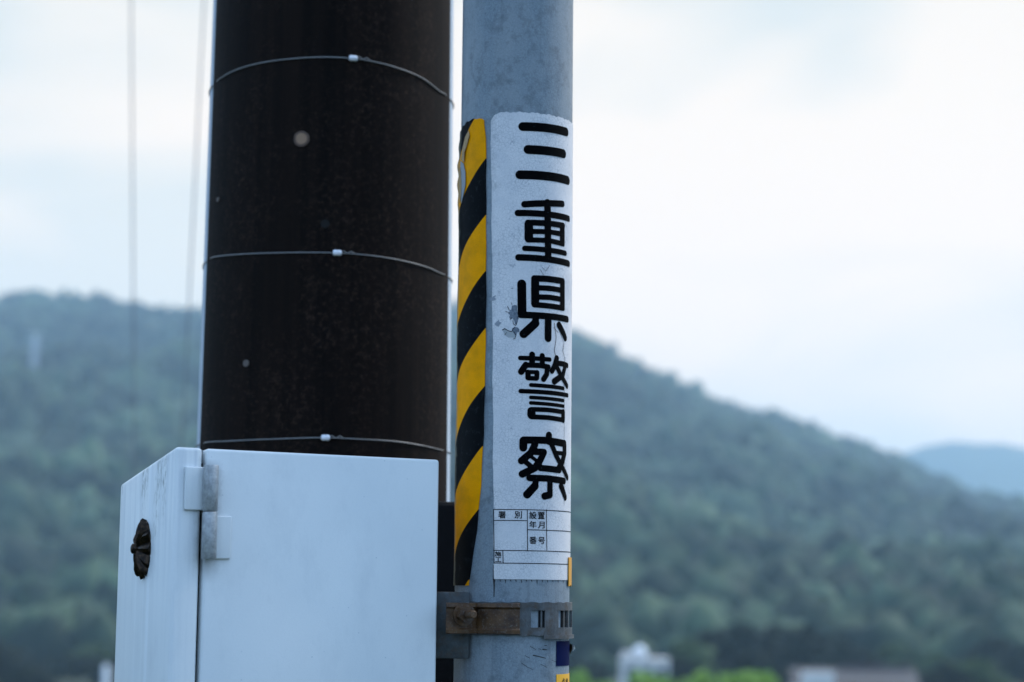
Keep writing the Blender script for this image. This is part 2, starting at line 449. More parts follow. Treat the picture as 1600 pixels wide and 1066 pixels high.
# ---------------------------------------------------------------- trees, bushes, houses in the valley
def leafmass(lobes, n, size, seed):
    """many small leaf-clump faces spread through several lobes"""
    r = random.Random(seed); V = []; F = []
    w = [l[3] ** 2 for l in lobes]
    for i in range(n):
        lx, ly, lz, lr, lh = r.choices(lobes, w)[0]
        d = Vector((r.gauss(0, 1), r.gauss(0, 1), r.gauss(0, 1))).normalized() * (0.45 + 0.6 * r.random() ** 0.5)
        p = Vector((lx + d.x * lr, ly + d.y * lr, lz + d.z * lh))
        nn = (d + Vector((r.gauss(0, .5), r.gauss(0, .5), r.gauss(0, .5)))).normalized()
        a = nn.orthogonal().normalized(); b = nn.cross(a); s = size * (0.5 + r.random())
        ph = r.random() * 6.28; k = len(V)
        for q in range(5):
            an = ph + q * 6.283 / 5; rr = s * (0.7 + 0.5 * r.random())
            V.append(p + a * math.cos(an) * rr + b * math.sin(an) * rr + nn * s * 0.3 * r.gauss(0, 1))
        F.append((k, k + 1, k + 2, k + 3, k + 4))
    return V, F
def lobes_for(seed, h, w, n=9):
    r = random.Random(seed); L = []
    for i in range(n):
        t = (i + 0.5) / n; a = i * 2.4
        rad = w * 0.5 * math.sin(math.pi * (0.25 + 0.7 * t)) * 0.62
        L.append((math.cos(a) * rad, math.sin(a) * rad, h * (0.32 + 0.6 * t), w * (0.2 + 0.13 * r.random()), h * (0.12 + 0.06 * r.random())))
    return L
m_bark = M_('tree_bark', (0.07, 0.055, 0.04), 0.9); g_ = G(m_bark); g_.col(g_.mix(g_.noise(g_.coord(scale=(1, 1, .2)), 8, 4), (0.04, 0.03, 0.024), (0.1, 0.08, 0.06)))
m_darkleaf = mat_foliage('dark_evergreen_leaves', (0.003, 0.007, 0.006), (0.018, 0.030, 0.018), 0.25, 1.5)
m_midleaf = mat_foliage('mid_green_leaves', (0.03, 0.05, 0.02), (0.09, 0.13, 0.05), 0.25, 1.5)
m_lightleaf = mat_foliage('fresh_green_leaves', (0.16, 0.27, 0.06), (0.34, 0.50, 0.13), 0.6, 3.0)
tree_cache = {}
def tree(px, Y, topy, width, mat, seed, name, label, cat, group=None):
    base = P(px, 930, Y); top = P(px, topy, Y)
    zb = ground_z(base.x, Y) if Y < 430 else hill_z(base.x, Y)
    h = top.z - zb
    root = empty(name, (base.x, Y, zb), label, cat, group, rz=seed * 1.3)
    tr = MB()
    tr.tube([(0, 0, -0.3), (0.02 * h, 0, h * 0.25), (-0.01 * h, 0.02 * h, h * 0.55), (0, 0, h * 0.85)], [0.035 * h, 0.026 * h, 0.016 * h, 0.005 * h], 8)
    L = lobes_for(seed, h, width)
    for l in L[::2]:
        tr.tube([(0, 0, l[2] - 0.12 * h), (l[0] * .5, l[1] * .5, l[2] - 0.03 * h), (l[0], l[1], l[2])], [0.013 * h, 0.009 * h, 0.003 * h], 6)
    for v in (tr.v,):
        pass
    W = Matrix.Translation(root.location) @ root.rotation_euler.to_matrix().to_4x4()
    tr.v = [W @ v for v in tr.v]
    tr.build('trunk', m_bark, root)
    V, F = leafmass(L, 1100, width * 0.055, seed)
    link('crown', mesh('crown', [W @ v for v in V], F), mat, root, smooth=False)
    return root
trees = [ # px, Y, top y, width m, material, label
    (1078, 330, 1004, 8.5, m_midleaf, 'yellow-green round tree just right of the white house'),
    (1112, 350, 988, 9.0, m_darkleaf, 'dark tree behind the yellow-green round tree near the white house'),
    (1155, 345, 976, 11, m_darkleaf, 'tall dark tree at the left of the dark clump, rising above the largest green bush'),
    (1205, 350, 982, 10, m_darkleaf, 'dark tree in the middle of the clump left of the long roof'),
    (1250, 340, 984, 10, m_darkleaf, 'dark tree above the left end of the long roof'),
    (1295, 340, 996, 8.5, m_darkleaf, 'rightmost dark tree of the clump, above the white gable of the long building'),
    (1180, 300, 1020, 9, m_darkleaf, 'low dark tree in front of the clump between two green bushes'),
    (1060, 300, 1030, 6, m_darkleaf, 'small dark tree low beside the right wall of the white house'),
    (1395, 400, 1004, 9, m_midleaf, 'loose mid green tree above the right half of the long roof'),
    (1455, 380, 1022, 8, m_midleaf, 'pale green tree just right of the long grey roof'),
    (1505, 400, 1028, 9, m_darkleaf, 'low dark tree right of the pale green tree near the right edge'),
    (1560, 390, 1000, 11, m_darkleaf, 'broad dark tree close to the right edge of the view'),
    (1600, 370, 1010, 9, m_darkleaf, 'dark tree cut by the right edge of the view'),
    (20, 380, 1020, 12, m_darkleaf, 'dark tree in the lower left corner'),
    (70, 370, 1034, 9, m_darkleaf, 'low dark tree second from the left edge'),
    (125, 360, 1028, 9, m_darkleaf, 'dark tree close to the left side of the cabinet'),
    (95, 420, 992, 8, m_midleaf, 'pale green tree low on the hillside left of the cabinet'),
    (45, 290, 1044, 9, m_darkleaf, 'low dark tree in front of the tree in the lower left corner'),
    (185, 330, 1035, 9, m_darkleaf, 'dark tree half hidden behind the left edge of the cabinet'),
    (-15, 330, 1002, 10, m_darkleaf, 'dark tree cut by the left edge of the view'),
    (150, 400, 1008, 9, m_midleaf, 'mid green tree behind the pale tank left of the cabinet'),
    (1480, 300, 1040, 8, m_darkleaf, 'low dark tree nearest to the right end of the long roof'),
    (1525, 310, 1030, 8, m_midleaf, 'mid green tree before the dark trees at the right'),
    (1340, 360, 1012, 8, m_darkleaf, 'dark tree directly behind the middle of the long roof'),
    (915, 340, 1036, 8, m_darkleaf, 'low dark tree right beside the steel pole, left of the white house'),
]
for i, (px, Y, ty, w, mt, lb) in enumerate(trees):
    tree(px, Y, ty, w, mt, i + 11, 'tree', lb, 'tree', 'trees in the valley')
bushes = [
    (905, 70, 1052, 1.6, 'light green bush right beside the steel pole at the bottom'),
    (935, 72, 1049, 1.8, 'light green bush between the steel pole and the white house'),
    (1003, 66, 1042, 1.7, 'light green bush in front of the white house'),
    (1030, 70, 1051, 1.5, 'low light green bush before the right wall of the white house'),
    (1093, 68, 1046, 1.5, 'light green bush left of the tallest bright bush'),
    (1160, 64, 1037, 2.0, 'tallest and brightest green bush right of the white house'),
    (1128, 72, 1054, 1.4, 'small green bush at the left foot of the tallest bright bush'),
    (1196, 70, 1056, 1.3, 'rightmost light green bush of the row'),
]
def bush(px, Y, topy, w, seed, label):
    topy -= 15
    top = P(px, topy, Y); zb = ground_z(top.x, Y); h = top.z - zb
    root = empty('bush', (top.x, Y, zb), label, 'bush', 'light green bushes in the middle distance', rz=seed)
    W = Matrix.Translation(root.location) @ root.rotation_euler.to_matrix().to_4x4()
    st = MB(); L = []
    r = random.Random(seed)
    for k in range(7):
        a = k * 0.9 + r.random(); d = w * 0.3 * r.random()
        tip = Vector((math.cos(a) * d, math.sin(a) * d, h * (0.55 + 0.4 * r.random())))
        st.tube([W @ Vector((0.1 * math.cos(a), 0.1 * math.sin(a), -0.1)), W @ (tip * 0.5), W @ tip], [0.03, 0.02, 0.008], 6)
        L.append((tip.x, tip.y, tip.z * 0.93, w * 0.24, h * 0.09)); L.append((tip.x * 0.7, tip.y * .7, tip.z * 0.7, w * 0.28, h * 0.16))
    st.build('stems', m_bark, root)
    V, F = leafmass(L, 900, 0.09, seed)
    link('leaves', mesh('leaves', [W @ v for v in V], F), m_lightleaf, root, smooth=False)
for i, b in enumerate(bushes): bush(b[0], b[1], b[2], b[3], i + 40, b[4])

m_wall = M_('white_plaster', (0.66, 0.67, 0.70), 0.8); g_ = G(m_wall); g_.col(g_.mix(g_.noise(g_.coord(), 0.8, 5), (0.5, 0.48, 0.46), (0.72, 0.69, 0.66)))
m_roofgrey = M_('grey_roof_tiles', (0.13, 0.15, 0.18), 0.6); g_ = G(m_roofgrey); g_.col(g_.mix(g_.noise(g_.coord(scale=(1, 6, 1)), 2, 4), (0.035, 0.031, 0.033), (0.065, 0.06, 0.062)))
m_roofrust = M_('reddish_ridge_tiles', (0.08, 0.045, 0.045), 0.7)
m_glass = M_('dark_window_glass', (0.02, 0.025, 0.03), 0.15)
m_tank = M_('white_tank_shell', (0.8, 0.82, 0.85), 0.4)
def house():
    Y = 250
    a = P(972, 1031, Y); b = P(1046, 1029, Y); zb = ground_z(0, Y)
    cx = (a.x + b.x) / 2; w = b.x - a.x; zt = a.z
    root = empty('white_house', (cx, Y, zb), 'small white house with a round white roof tank, behind the green bushes', 'house')
    m = MB(); m.box(Vector((cx, Y + 3, (zb + zt) / 2)), (w, 6, zt - zb))
    m.box(Vector((cx - w * 0.2, Y + 3.0, zt + 0.45)), (w * 0.55, 3.4, 0.9)); m.build('walls', m_wall, root, smooth=False)
    m = MB(); m.box(Vector((cx, Y + 3, zt + 0.06)), (w + 0.3, 6.3, 0.13)); m.build('roof', m_wall, root, smooth=False)
    for dx in (-1.7, 0.2, 2.0):
        m = MB(); m.box(Vector((cx + dx, Y - 0.01, zt - 1.6)), (1.1, 0.08, 1.3)); m.build('window', m_glass, root, smooth=False)
    t = P(1001, 1018, Y)
    m = MB(); n = 20; pts = [(t.x, Y + 2, t.z - 0.68 + k * 0.075) for k in range(19)]
    rr = [0.75 * math.sin(math.acos(min(1, abs(k - 9) / 9.2))) + 0.03 for k in range(19)]
    m.tube(pts, rr, 20)
    m.build('roof_tank', m_tank, root)
house()
def long_building():
    Y = 260; a = P(1243, 1044, Y); b = P(1432, 1046, Y); zb = ground_z(0, Y)
    w = b.x - a.x; cx = (a.x + b.x) / 2; zr = a.z
    root = empty('long_building', (cx, Y, zb), 'long low building with grey roof, reddish ridge and white left end', 'building')
    m = MB(); m.box(Vector((cx, Y + 3, (zb + zr - 2.2) / 2)), (w, 6, zr - 2.2 - zb)); m.build('walls', m_wall, root, smooth=False)
    m = MB(); h = w / 2 + 0.4
    sec = [(-3.6, zr - 2.3), (0, zr), (3.6, zr - 2.3), (3.6, zr - 2.5), (0, zr - 0.2), (-3.6, zr - 2.5)]
    v = [(cx - h, Y + 3 + p, q) for p, q in sec] + [(cx + h, Y + 3 + p, q) for p, q in sec]
    m.add(v, [tuple(range(6)), tuple(range(11, 5, -1))] + [(i, i + 6, (i + 1) % 6 + 6, (i + 1) % 6) for i in range(6)])
    m.build('roof', m_roofgrey, root, smooth=False)
    m = MB(); m.box(Vector((cx + w * .2, Y + 3, zr + 0.15)), (w * 0.6, 0.6, 0.42)); m.build('ridge', m_roofrust, root, smooth=False)
    c2 = P(1273, 1049, Y)
    m = MB(); m.box(Vector((c2.x, Y - 2.2, c2.z - 1.5)), (3.9, 2.4, 3.0)); m.build('porch', m_wall, root, smooth=False)
    m = MB(); m.box(Vector((cx + 3, Y - 0.02, zr - 3.4)), (2.4, 0.08, 1.2)); m.build('window', m_glass, root, smooth=False)
long_building()
# a small white tank seen low beside the cabinet
p = P(166, 1041, 200)
m = MB(); gz = ground_z(0, 200)
m.tube([(p.x, 200, gz), (p.x, 200, p.z - 0.15), (p.x, 200, p.z + 0.1), (p.x, 200, p.z + 0.18)], [0.32, 0.32, 0.25, 0.05], 16)
m.build('water_tank', m_tank, label='tall slim pale tank standing among the dark trees left of the cabinet', cat='tank')

# lattice transmission tower on the hill
def pylon():
    Y = 600
    while hill_z(P(52, 606, Y).x, Y) < P(52, 606, Y).z and Y < 2050: Y += 3
    a = P(52, 600, Y); t = P(55, 522, Y); zb = hill_z(a.x, Y) + 4; H = t.z - zb; x = a.x; hw = 2.3
    root = empty('transmission_tower', (x, Y, zb), 'pale steel lattice tower on the upper left hillside', 'tower')
    m = MB(); r = 0.32
    def hwz(k): return hw * (1 - 0.78 * k)
    for sx in (-1, 1):
        for sy in (-1, 1):
            m.tube([(x + sx * hwz(k) , Y + sy * hwz(k), zb + H * k - (2 if k == 0 else 0)) for k in (0, .5, 1)], r, 6)
    lv = [i / 9 for i in range(10)]
    for k0, k1 in zip(lv, lv[1:]):
        for s in (-1, 1):
            for a1, a2 in ((-1, 1), (1, -1)):
                m.tube([(x + a1 * hwz(k0), Y + s * hwz(k0), zb + H * k0), (x + a2 * hwz(k1), Y + s * hwz(k1), zb + H * k1)], r * .6, 5)
                m.tube([(x + s * hwz(k0), Y + a1 * hwz(k0), zb + H * k0), (x + s * hwz(k1), Y + a2 * hwz(k1), zb + H * k1)], r * .6, 5)
    m_st = M_('pale_tower_steel', (0.5, 0.53, 0.57), 0.5)
    m.build('lattice', m_st, root)
    for k in (0.68, 0.82, 0.96):
        c = MB()
        for s in (-1, 1):
            c.tube([(x + s * 1.0, Y, zb + H * k), (x + s * 6, Y, zb + H * k + 0.2)], r * .8, 5)
            c.tube([(x + s * 1.0, Y, zb + H * k + 1.4), (x + s * 6, Y, zb + H * k + 0.2)], r * .6, 5)
        c.build('crossarm', m_st, root)
pylon()

# ---------------------------------------------------------------- big utility pole with dark sheet
UY = 3.60
u0 = P(506, 700, UY); ux = P(513, 400, UY).x
m_conc = M_('weathered_concrete', (0.4, 0.45, 0.5), 0.8); g_ = G(m_conc); g_.col(g_.mix(g_.noise(g_.coord(), 30, 5, .7), (0.30, 0.36, 0.42), (0.5, 0.56, 0.62)))
UX0 = P(501.5, 930, UY).x
UR = 0.2298
def ur(z): return UR - (z - 1.6) / 75 / 2 * 1.0
def ucx(z): return UX0
up = empty('utility_pole', (UX0, UY, 0), 'thick concrete utility pole wrapped in a dark brown sheet, behind the white cabinet', 'utility pole')
m = MB(); m.tube([(UX0, UY, z) for z in (-0.3, 0, 3, 6, 9, 12)], [ur(z) for z in (-0.3, 0, 3, 6, 9, 12)], 96)
m.build('shaft', m_conc, up)
cov = MB(); zs = [0.5 + 0.05 * i for i in range(65)]; TH = 76; n = 90
V = []; F = []
for z in zs:
    for k in range(n + 1):
        a = R(-64.5 + 139.5 * k / n); r = ur(z) + 0.004
        V.append((UX0 + r * math.sin(a), UY - r * math.cos(a), z))
for z in zs:
    for k in (0, n):
        a = R(-64.5 + 139.5 * k / n); r = ur(z) - 0.002
        V.append((UX0 + r * math.sin(a), UY - r * math.cos(a), z))
nz = len(zs)
for j in range(nz - 1):
    for k in range(n): a = j * (n + 1) + k; F.append((a, a + 1, a + n + 2, a + n + 1))
    b = nz * (n + 1) + 2 * j
    F.append((j * (n + 1), (j + 1) * (n + 1), b + 2, b)); F.append((j * (n + 1) + n, b + 1, b + 3, (j + 1) * (n + 1) + n))
cov.add(V, F); m_cover = mat_cover()
cov.build('cover_sheet', m_cover, up, label='dark brown speckled sheet wrapped round the pole front')
# small spots on the sheet; the big one and halo paint an out-of-focus blob
m_pale = M_('tan_bokeh_spot', (0.26, 0.16, 0.10), 0.8)
def on_cyl(px, py, cx, cy, r):
    d = ray(px, py); ox, oy = -cx, -cy
    A = d.x ** 2 + d.y ** 2; B = 2 * (ox * d.x + oy * d.y); Cc = ox * ox + oy * oy - r * r
    D = B * B - 4 * A * Cc
    if D <= 0:
        t = -B / (2 * A); x, y = t * d.x - cx, t * d.y - cy
        return math.atan2(x, -y), CAMZ + t * d.z
    t = (-B - math.sqrt(D)) / (2 * A); x, y = t * d.x - cx, t * d.y - cy
    return math.atan2(x, -y), CAMZ + t * d.z
def disc_on(px, py, rad, name, mat, parent, **t):
    th, z = on_cyl(px, py, UX0, UY, UR)
    r = ur(z) + 0.0042
    M = Matrix.Translation((UX0 + r * math.sin(th), UY - r * math.cos(th), z)) @ Matrix.Rotation(th, 4, 'Z') @ Matrix.Rotation(R(90), 4, 'X')
    mb = MB(); mb.prism([(rad * (1 + 0.05 * math.sin(k * .9)) * math.cos(k * math.pi / 12), rad * math.sin(k * math.pi / 12)) for k in range(24)], -0.0022, 0.0016 + (name == 'spot') * 0.0006, M)
    mb.build(name, mat, parent, **t)
disc_on(471, 217, 0.0138, 'spot_halo', M_('brown_blur_ring', (0.09, 0.055, 0.04), 0.8), up)
disc_on(471, 217, 0.0098, 'spot', m_pale, up, label='round tan spot standing in for an out-of-focus blob over the dark sheet')
m_dimspot = M_('dim_brown_spot', (0.10, 0.08, 0.07), 0.8)
disc_on(386, 568, 0.006, 'spot', m_dimspot, up)
disc_on(341, 312, 0.004, 'spot', m_dimspot, up)
m_hole = M_('dark_hole', (0.002, 0.002, 0.002), 0.9)
disc_on(508, 350, 0.0075, 'spot', m_hole, up)
# tie wires with white crimps
m_wire = M_('grey_tie_wire', (0.20, 0.20, 0.20), 0.5, 0.2); m_crimp = M_('white_crimp', (0.72, 0.73, 0.78), 0.5)
def tie(pts_px, clip, wr):
    # front part follows the traced sag round the sheet, the back closes the loop
    q = []
    for px, py in pts_px:
        th, z = on_cyl(px, py, UX0, UY, UR + 0.006); q.append((th, z))
    q.sort(); L = []
    a0, z0 = q[0]; a1, z1 = q[-1]
    def zat(a):
        if a <= a0 or a >= a1:
            t = ((a - a1) % (2 * math.pi)) / ((a0 - a1) % (2 * math.pi)); return z1 + (z0 - z1) * t
        # smooth interpolation (Catmull-Rom)
        for i in range(len(q) - 1):
            if q[i][0] <= a <= q[i + 1][0]:
                t = (a - q[i][0]) / (q[i + 1][0] - q[i][0])
                zA = q[max(i - 1, 0)][1]; zB = q[i][1]; zC = q[i + 1][1]; zD = q[min(i + 2, len(q) - 1)][1]
                return 0.5 * (2 * zB + (zC - zA) * t + (2 * zA - 5 * zB + 4 * zC - zD) * t * t + (3 * zB - zA - 3 * zC + zD) * t ** 3)
    N = 160
    for k in range(N + 1):
        a = -math.pi + 2 * math.pi * k / N; z = zat(a if a > a0 else a)
        off = min(1, max(0, (abs(math.degrees(a) - 5.25) - 62) / 6)); r = ur(z) + 0.0056 - 0.0044 * off
        L.append((UX0 + r * math.sin(a), UY - r * math.cos(a), z))
    mb = MB(); mb.tube(L, wr, 8, cap=False)
    w = mb.build('tie_wire', m_wire, up)
    th, z = on_cyl(clip, 400, UX0, UY, UR + 0.006); z = zat(th)
    cb = MB(); pts = []
    for k in range(5):
        a = th + (k - 2) * 0.0155; r = ur(z) + 0.0075; pts.append((UX0 + r * math.sin(a), UY - r * math.cos(a), zat(a)))
    cb.tube(pts, [0.0042, 0.0055, 0.005, 0.0055, 0.0042], 10); cb.build('crimp', m_crimp, w)
    # loose twisted tail beside the crimp
    tb = MB(); pts = []
    for k in range(9):
        a = th + 0.03 + k * 0.012; r = ur(z) + 0.010; pts.append((UX0 + r * math.sin(a), UY - r * math.cos(a), zat(a) + 0.002 * math.sin(k * 1.3) + 0.0015))
    tb.tube(pts, wr * 0.8, 6); tb.build('wire_tail', m_wire, w)
tie([(336, 124), (360, 110), (400, 98), (460, 90), (520, 88), (580, 94), (630, 107), (665, 122), (693, 143)], 546, 0.0011)
tie([(328, 402), (360, 398), (420, 395), (480, 394), (530, 395), (590, 400), (640, 409), (675, 419), (692, 427)], 527, 0.0010)
tie([(322, 691), (360, 689), (430, 686), (500, 684), (560, 686), (620, 690), (660, 696), (690, 703)], 515, 0.0010)
# dark guard box fixed to the right flank of the pole
gb = MB(); c = P(694, 905, 3.45)
gb.box(c - Vector((0.004, 0, 0.16)), (0.075, 0.16, 0.58), None, 0.015, 3)
m_black = M_('black_rubbery_plastic', (0.004, 0.004, 0.005), 0.6, 0, 0.08); g_ = G(m_black); g_.bump(g_.noise(g_.coord(), 60, 4), 0.004, 0.6)
gb.build('cable_guard', m_black, up, label='black cable guard in the gap between cabinet and steel pole')

# ---------------------------------------------------------------- steel pole
SY = 3.0; SX = P(800, 930, SY).x; SR = 0.0857
def S(th, z, dr=0.0): return Vector((SX + (SR + dr) * math.sin(th), SY - (SR + dr) * math.cos(th), z))
def sx(px, py): return on_cyl(px, py, SX, SY, SR)
m_pole = mat_poletint()
m = MB(); m.tube([(SX, SY, z) for z in (-0.3, 0.0, 1.0, 2.0, 3.0, 4.5)], SR, 128)
tag(m.build('steel_pole', m_pole), 'round grey painted steel pole standing right of the dark utility pole', 'pole')

def patch(name, th0, th1, zfun0, zfun1, dr, nu, nv, mat, parent=None, thick=0.0008, edge=None, **t):
    """a curved sheet on the steel pole, with real thickness and UVs in metres (arc, height)"""
    V = []; UV = []; F = []
    for layer in (1, 0):
        for j in range(nv + 1):
            for i in range(nu + 1):
                a = th0 + (th1 - th0) * i / nu
                z0, z1 = zfun0(a), zfun1(a); z = z0 + (z1 - z0) * j / nv
                if edge: a2 = edge(a, z, i / nu)
                else: a2 = a
                V.append(S(a2, z, dr if layer else dr - thick)); UV.append((a2 * SR, z))
    n = (nu + 1) * (nv + 1)
    for j in range(nv):
        for i in range(nu):
            a = j * (nu + 1) + i; F.append((a, a + 1, a + nu + 2, a + nu + 1))
    for i in range(nu):
        F.append((i, n + i, n + i + 1, i + 1)); a = nv * (nu + 1) + i; F.append((a, a + 1, n + a + 1, n + a))
    for j in range(nv):
        a = j * (nu + 1); F.append((a, a + nu + 1, n + a + nu + 1, n + a)); a += nu; F.append((a, n + a, n + a + nu + 1, a + nu + 1))
    me = mesh(name, V, F, UV)
    return tag(sharp(link(name, me, mat, parent)), **t)

# ---- SDF lettering: strokes in (arc, height) metres -> one clean flat outline mesh wrapped on the pole
def sdf_mesh(name, strokes, polys, dr, mat, parent, cell=0.00055, **t):
    """strokes: (u0,z0,u1,z1,r0,r1)"""
    us = [s[0] for s in strokes] + [s[2] for s in strokes]; zz = [s[1] for s in strokes] + [s[3] for s in strokes]
    rm = max(s[4] for s in strokes) + 3 * cell
    u0, u1, z0, z1 = min(us) - rm, max(us) + rm, min(zz) - rm, max(zz) + rm
    nu = int((u1 - u0) / cell) + 1; nz = int((z1 - z0) / cell) + 1
    U, Z = np.meshgrid(u0 + np.arange(nu) * cell, z0 + np.arange(nz) * cell)
    D = np.full(U.shape, 1.0)
    for a, b, c, d, r0, r1 in strokes:
        dx, dz = c - a, d - b; L = dx * dx + dz * dz + 1e-12
        tt = np.clip(((U - a) * dx + (Z - b) * dz) / L, 0, 1)
        D = np.minimum(D, np.hypot(U - a - tt * dx, Z - b - tt * dz) - (r0 + (r1 - r0) * tt))
    V = []; F = []; idx = {}
    def vert(key, u, z):
        if key not in idx:
            idx[key] = len(V); V.append(S(u / SR, z, dr))
        return idx[key]
    ins = D < 0
    cand = np.argwhere(ins[:-1, :-1] | ins[1:, :-1] | ins[:-1, 1:] | ins[1:, 1:])
    for j, i in cand:
        cs = [(j, i), (j, i + 1), (j + 1, i + 1), (j + 1, i)]; poly = []
        for k in range(4):
            (ja, ia), (jb, ib) = cs[k], cs[(k + 1) % 4]
            da, db = D[ja, ia], D[jb, ib]
            if da < 0: poly.append(vert((ja, ia), U[ja, ia], Z[ja, ia]))
            if (da < 0) != (db < 0):
                tq = da / (da - db); key = ('e',) + tuple(sorted(((ja, ia), (jb, ib))))
                poly.append(vert(key, U[ja, ia] + (U[jb, ib] - U[ja, ia]) * tq, Z[ja, ia] + (Z[jb, ib] - Z[ja, ia]) * tq))
        if len(poly) >= 3: F.append(tuple(poly))
    return tag(link(name, mesh(name, V, F), mat, parent), **t)
MPP = 2.914 / FPX                 # metres per photo pixel on the front of the pole
class Glyph:
    def __init__(s, ox, oy, k): s.o = (ox, oy); s.k = k; s.st = []
    def c(s, x, y):
        th, z = sx(s.o[0] + x / s.k, s.o[1] + y / s.k); return th * SR, z
    def h(s, x0, y0, x1, y1, r):          # extremes of a horizontal stroke
        R_ = r / s.k * MPP; (a, b), (c, d) = s.c(x0, y0), s.c(x1, y1)
        s.st.append((a + R_, b, c - R_, d, R_, R_)); return s
    def p(s, pts, r, r2=None):             # a path through stroke centres
        q = [s.c(*a) for a in pts]; R_ = r / s.k * MPP; R2 = (r2 if r2 else r) / s.k * MPP
        n = len(q) - 1
        for i, ((a, b), (c, d)) in enumerate(zip(q, q[1:])):
            s.st.append((a, b, c, d, R_ + (R2 - R_) * i / n, R_ + (R2 - R_) * (i + 1) / n))
        return s

ps = empty('police_sign', (SX, SY - SR, 1.6), 'aged white wrap sign with large black lettering down the steel pole', 'sign')
m_sheet = mat_sheet(); m_ink = M_('black_sign_ink', (0.001, 0.0012, 0.0018), 0.6, 0, 0.02)
m_fine = M_('dark_sign_print', (0.006, 0.007, 0.01), 0.6, 0, 0.08)
_, zt0 = sx(790, 176); _, zt1 = sx(893, 187); _, zb0 = sx(771, 905); _, zb1 = sx(880, 909)
thL, _ = sx(764, 400); thL2, _ = sx(772, 880)
def top_z(a):
    base = zt0 + (zt1 - zt0) * max(0, min(1, a / 1.3)) * 0
    d = max(0.0, (thL + 0.16) - a) / 0.16
    return zt0 - 0.012 * d * d + 0.0012 * math.sin(a * 40) * math.sin(a * 17 + 1)
def sheet_edge(a, z, f):
    # the left edge drifts right towards the bottom
    t = (z - zb0) / (zt0 - zb0)
    return a + (1 - f) * ((thL2 - thL) * max(0, 1 - t) ** 0.8 + 0.006 * math.sin(z * 55) + 0.003 * math.sin(z * 160))
patch('sheet', thL, R(125), lambda a: zb0 - 0.0, top_z, 0.0011, 110, 120, m_sheet, ps, edge=sheet_edge)

G3 = Glyph(795, 180, 8.2)
G3.h(122, 148, 752, 230, 59).h(188, 441, 722, 508, 60).h(85, 766, 768, 850, 59)
GJ = Glyph(795, 305, 8.88)
GJ.h(170, 128, 762, 131, 47).h(80, 250, 835, 337, 46)
GJ.p([(275, 402), (275, 600)], 62).p([(733, 455), (733, 650)], 58)
GJ.p([(262, 384), (540, 395), (745, 425)], 43).p([(275, 508), (540, 512), (740, 545)], 37).p([(262, 625), (540, 632), (745, 682)], 37)
GJ.p([(530, 110), (540, 880)], 56).h(183, 740, 792, 815, 39).h(88, 866, 835, 962, 47)
GK = Glyph(795, 425, 8.88)
GK.p([(178, 168), (183, 583)], 62).h(122, 598, 818, 665, 47)
GK.p([(362, 106), (362, 438)], 60).p([(735, 155), (735, 485)], 58)
GK.p([(350, 92), (540, 100), (742, 132)], 46).p([(362, 222), (560, 230), (742, 262)], 39).p([(362, 350), (560, 355), (742, 388)], 39).p([(350, 457), (560, 475), (745, 506)], 40)
GK.p([(365, 712), (205, 862)], 60).p([(370, 650), (360, 720)], 50).p([(540, 650), (538, 918)], 58).p([(688, 740), (742, 840), (772, 918)], 52, 50)
GP = Glyph(795, 540, 8.2)
GP.h(117, 160, 540, 184, 30).p([(295, 118), (295, 235)], 40).p([(423, 135), (423, 245)], 38)
GP.p([(215, 250), (158, 336)], 42).p([(215, 252), (400, 258), (500, 276)], 35).p([(488, 285), (478, 372), (440, 432)], 38)
GP.p([(243, 340), (356, 344)], 27).p([(243, 345), (243, 412)], 36).p([(356, 348), (354, 416)], 34).p([(250, 420), (350, 424)], 30)
GP.p([(605, 165), (580, 255), (545, 328)], 42, 38).p([(590, 224), (690, 238), (738, 258)], 36).p([(712, 262), (685, 375), (575, 460)], 40, 44).p([(600, 262), (665, 400), (735, 520)], 38)
GP.h(255, 506, 702, 552, 26).h(122, 585, 752, 642, 29).h(255, 665, 700, 708, 24).h(255, 735, 702, 780, 24)
GP.p([(287, 842), (287, 890)], 55).p([(283, 818), (500, 826), (685, 854)], 31).p([(283, 915), (500, 925), (688, 956)], 32).p([(686, 858), (686, 950)], 45)
GS = Glyph(795, 665, 8.2)
GS.p([(507, 128), (507, 200)], 50).p([(188, 187), (450, 190), (700, 232)], 47).p([(185, 195), (184, 285)], 51)
GS.p([(703, 235), (706, 350), (672, 480), (630, 545)], 52, 46)
GS.p([(330, 245), (280, 350), (162, 452)], 47).p([(330, 335), (445, 342)], 44).p([(445, 345), (400, 440), (330, 545), (172, 622)], 44, 48)
GS.p([(290, 405), (400, 490)], 24).p([(215, 470), (300, 540)], 34).p([(540, 240), (600, 390), (660, 510), (738, 668)], 40)
GS.p([(575, 350), (700, 360)], 28).p([(400, 545), (640, 572)], 42).p([(262, 672), (480, 678), (700, 712)], 43)
GS.p([(520, 700), (520, 890), (452, 905)], 43, 48).p([(330, 775), (232, 884)], 52).p([(662, 778), (712, 920)], 50, 46).p([(340, 700), (335, 770)], 42)
for nm, gl in (('three', G3), ('heavy', GJ), ('prefecture', GK), ('warn', GP), ('inspect', GS)):
    sdf_mesh('character', gl.st, None, 0.00155, m_ink, ps)

# printed form at the foot of the sign: rules
GF = Glyph(760, 785, 8.2)
def rule(x0, y0, x1, y1, r=5.0): GF.p([(x0, y0), (x1, y1)], r)
rule(95, 92, 1085, 134); rule(97, 232, 520, 234); rule(522, 352, 1090, 388); rule(97, 616, 1090, 655); rule(100, 778, 1085, 806)
rule(97, 92, 103, 780); rule(521, 92, 524, 612); rule(762, 95, 767, 612); rule(213, 620, 216, 780)
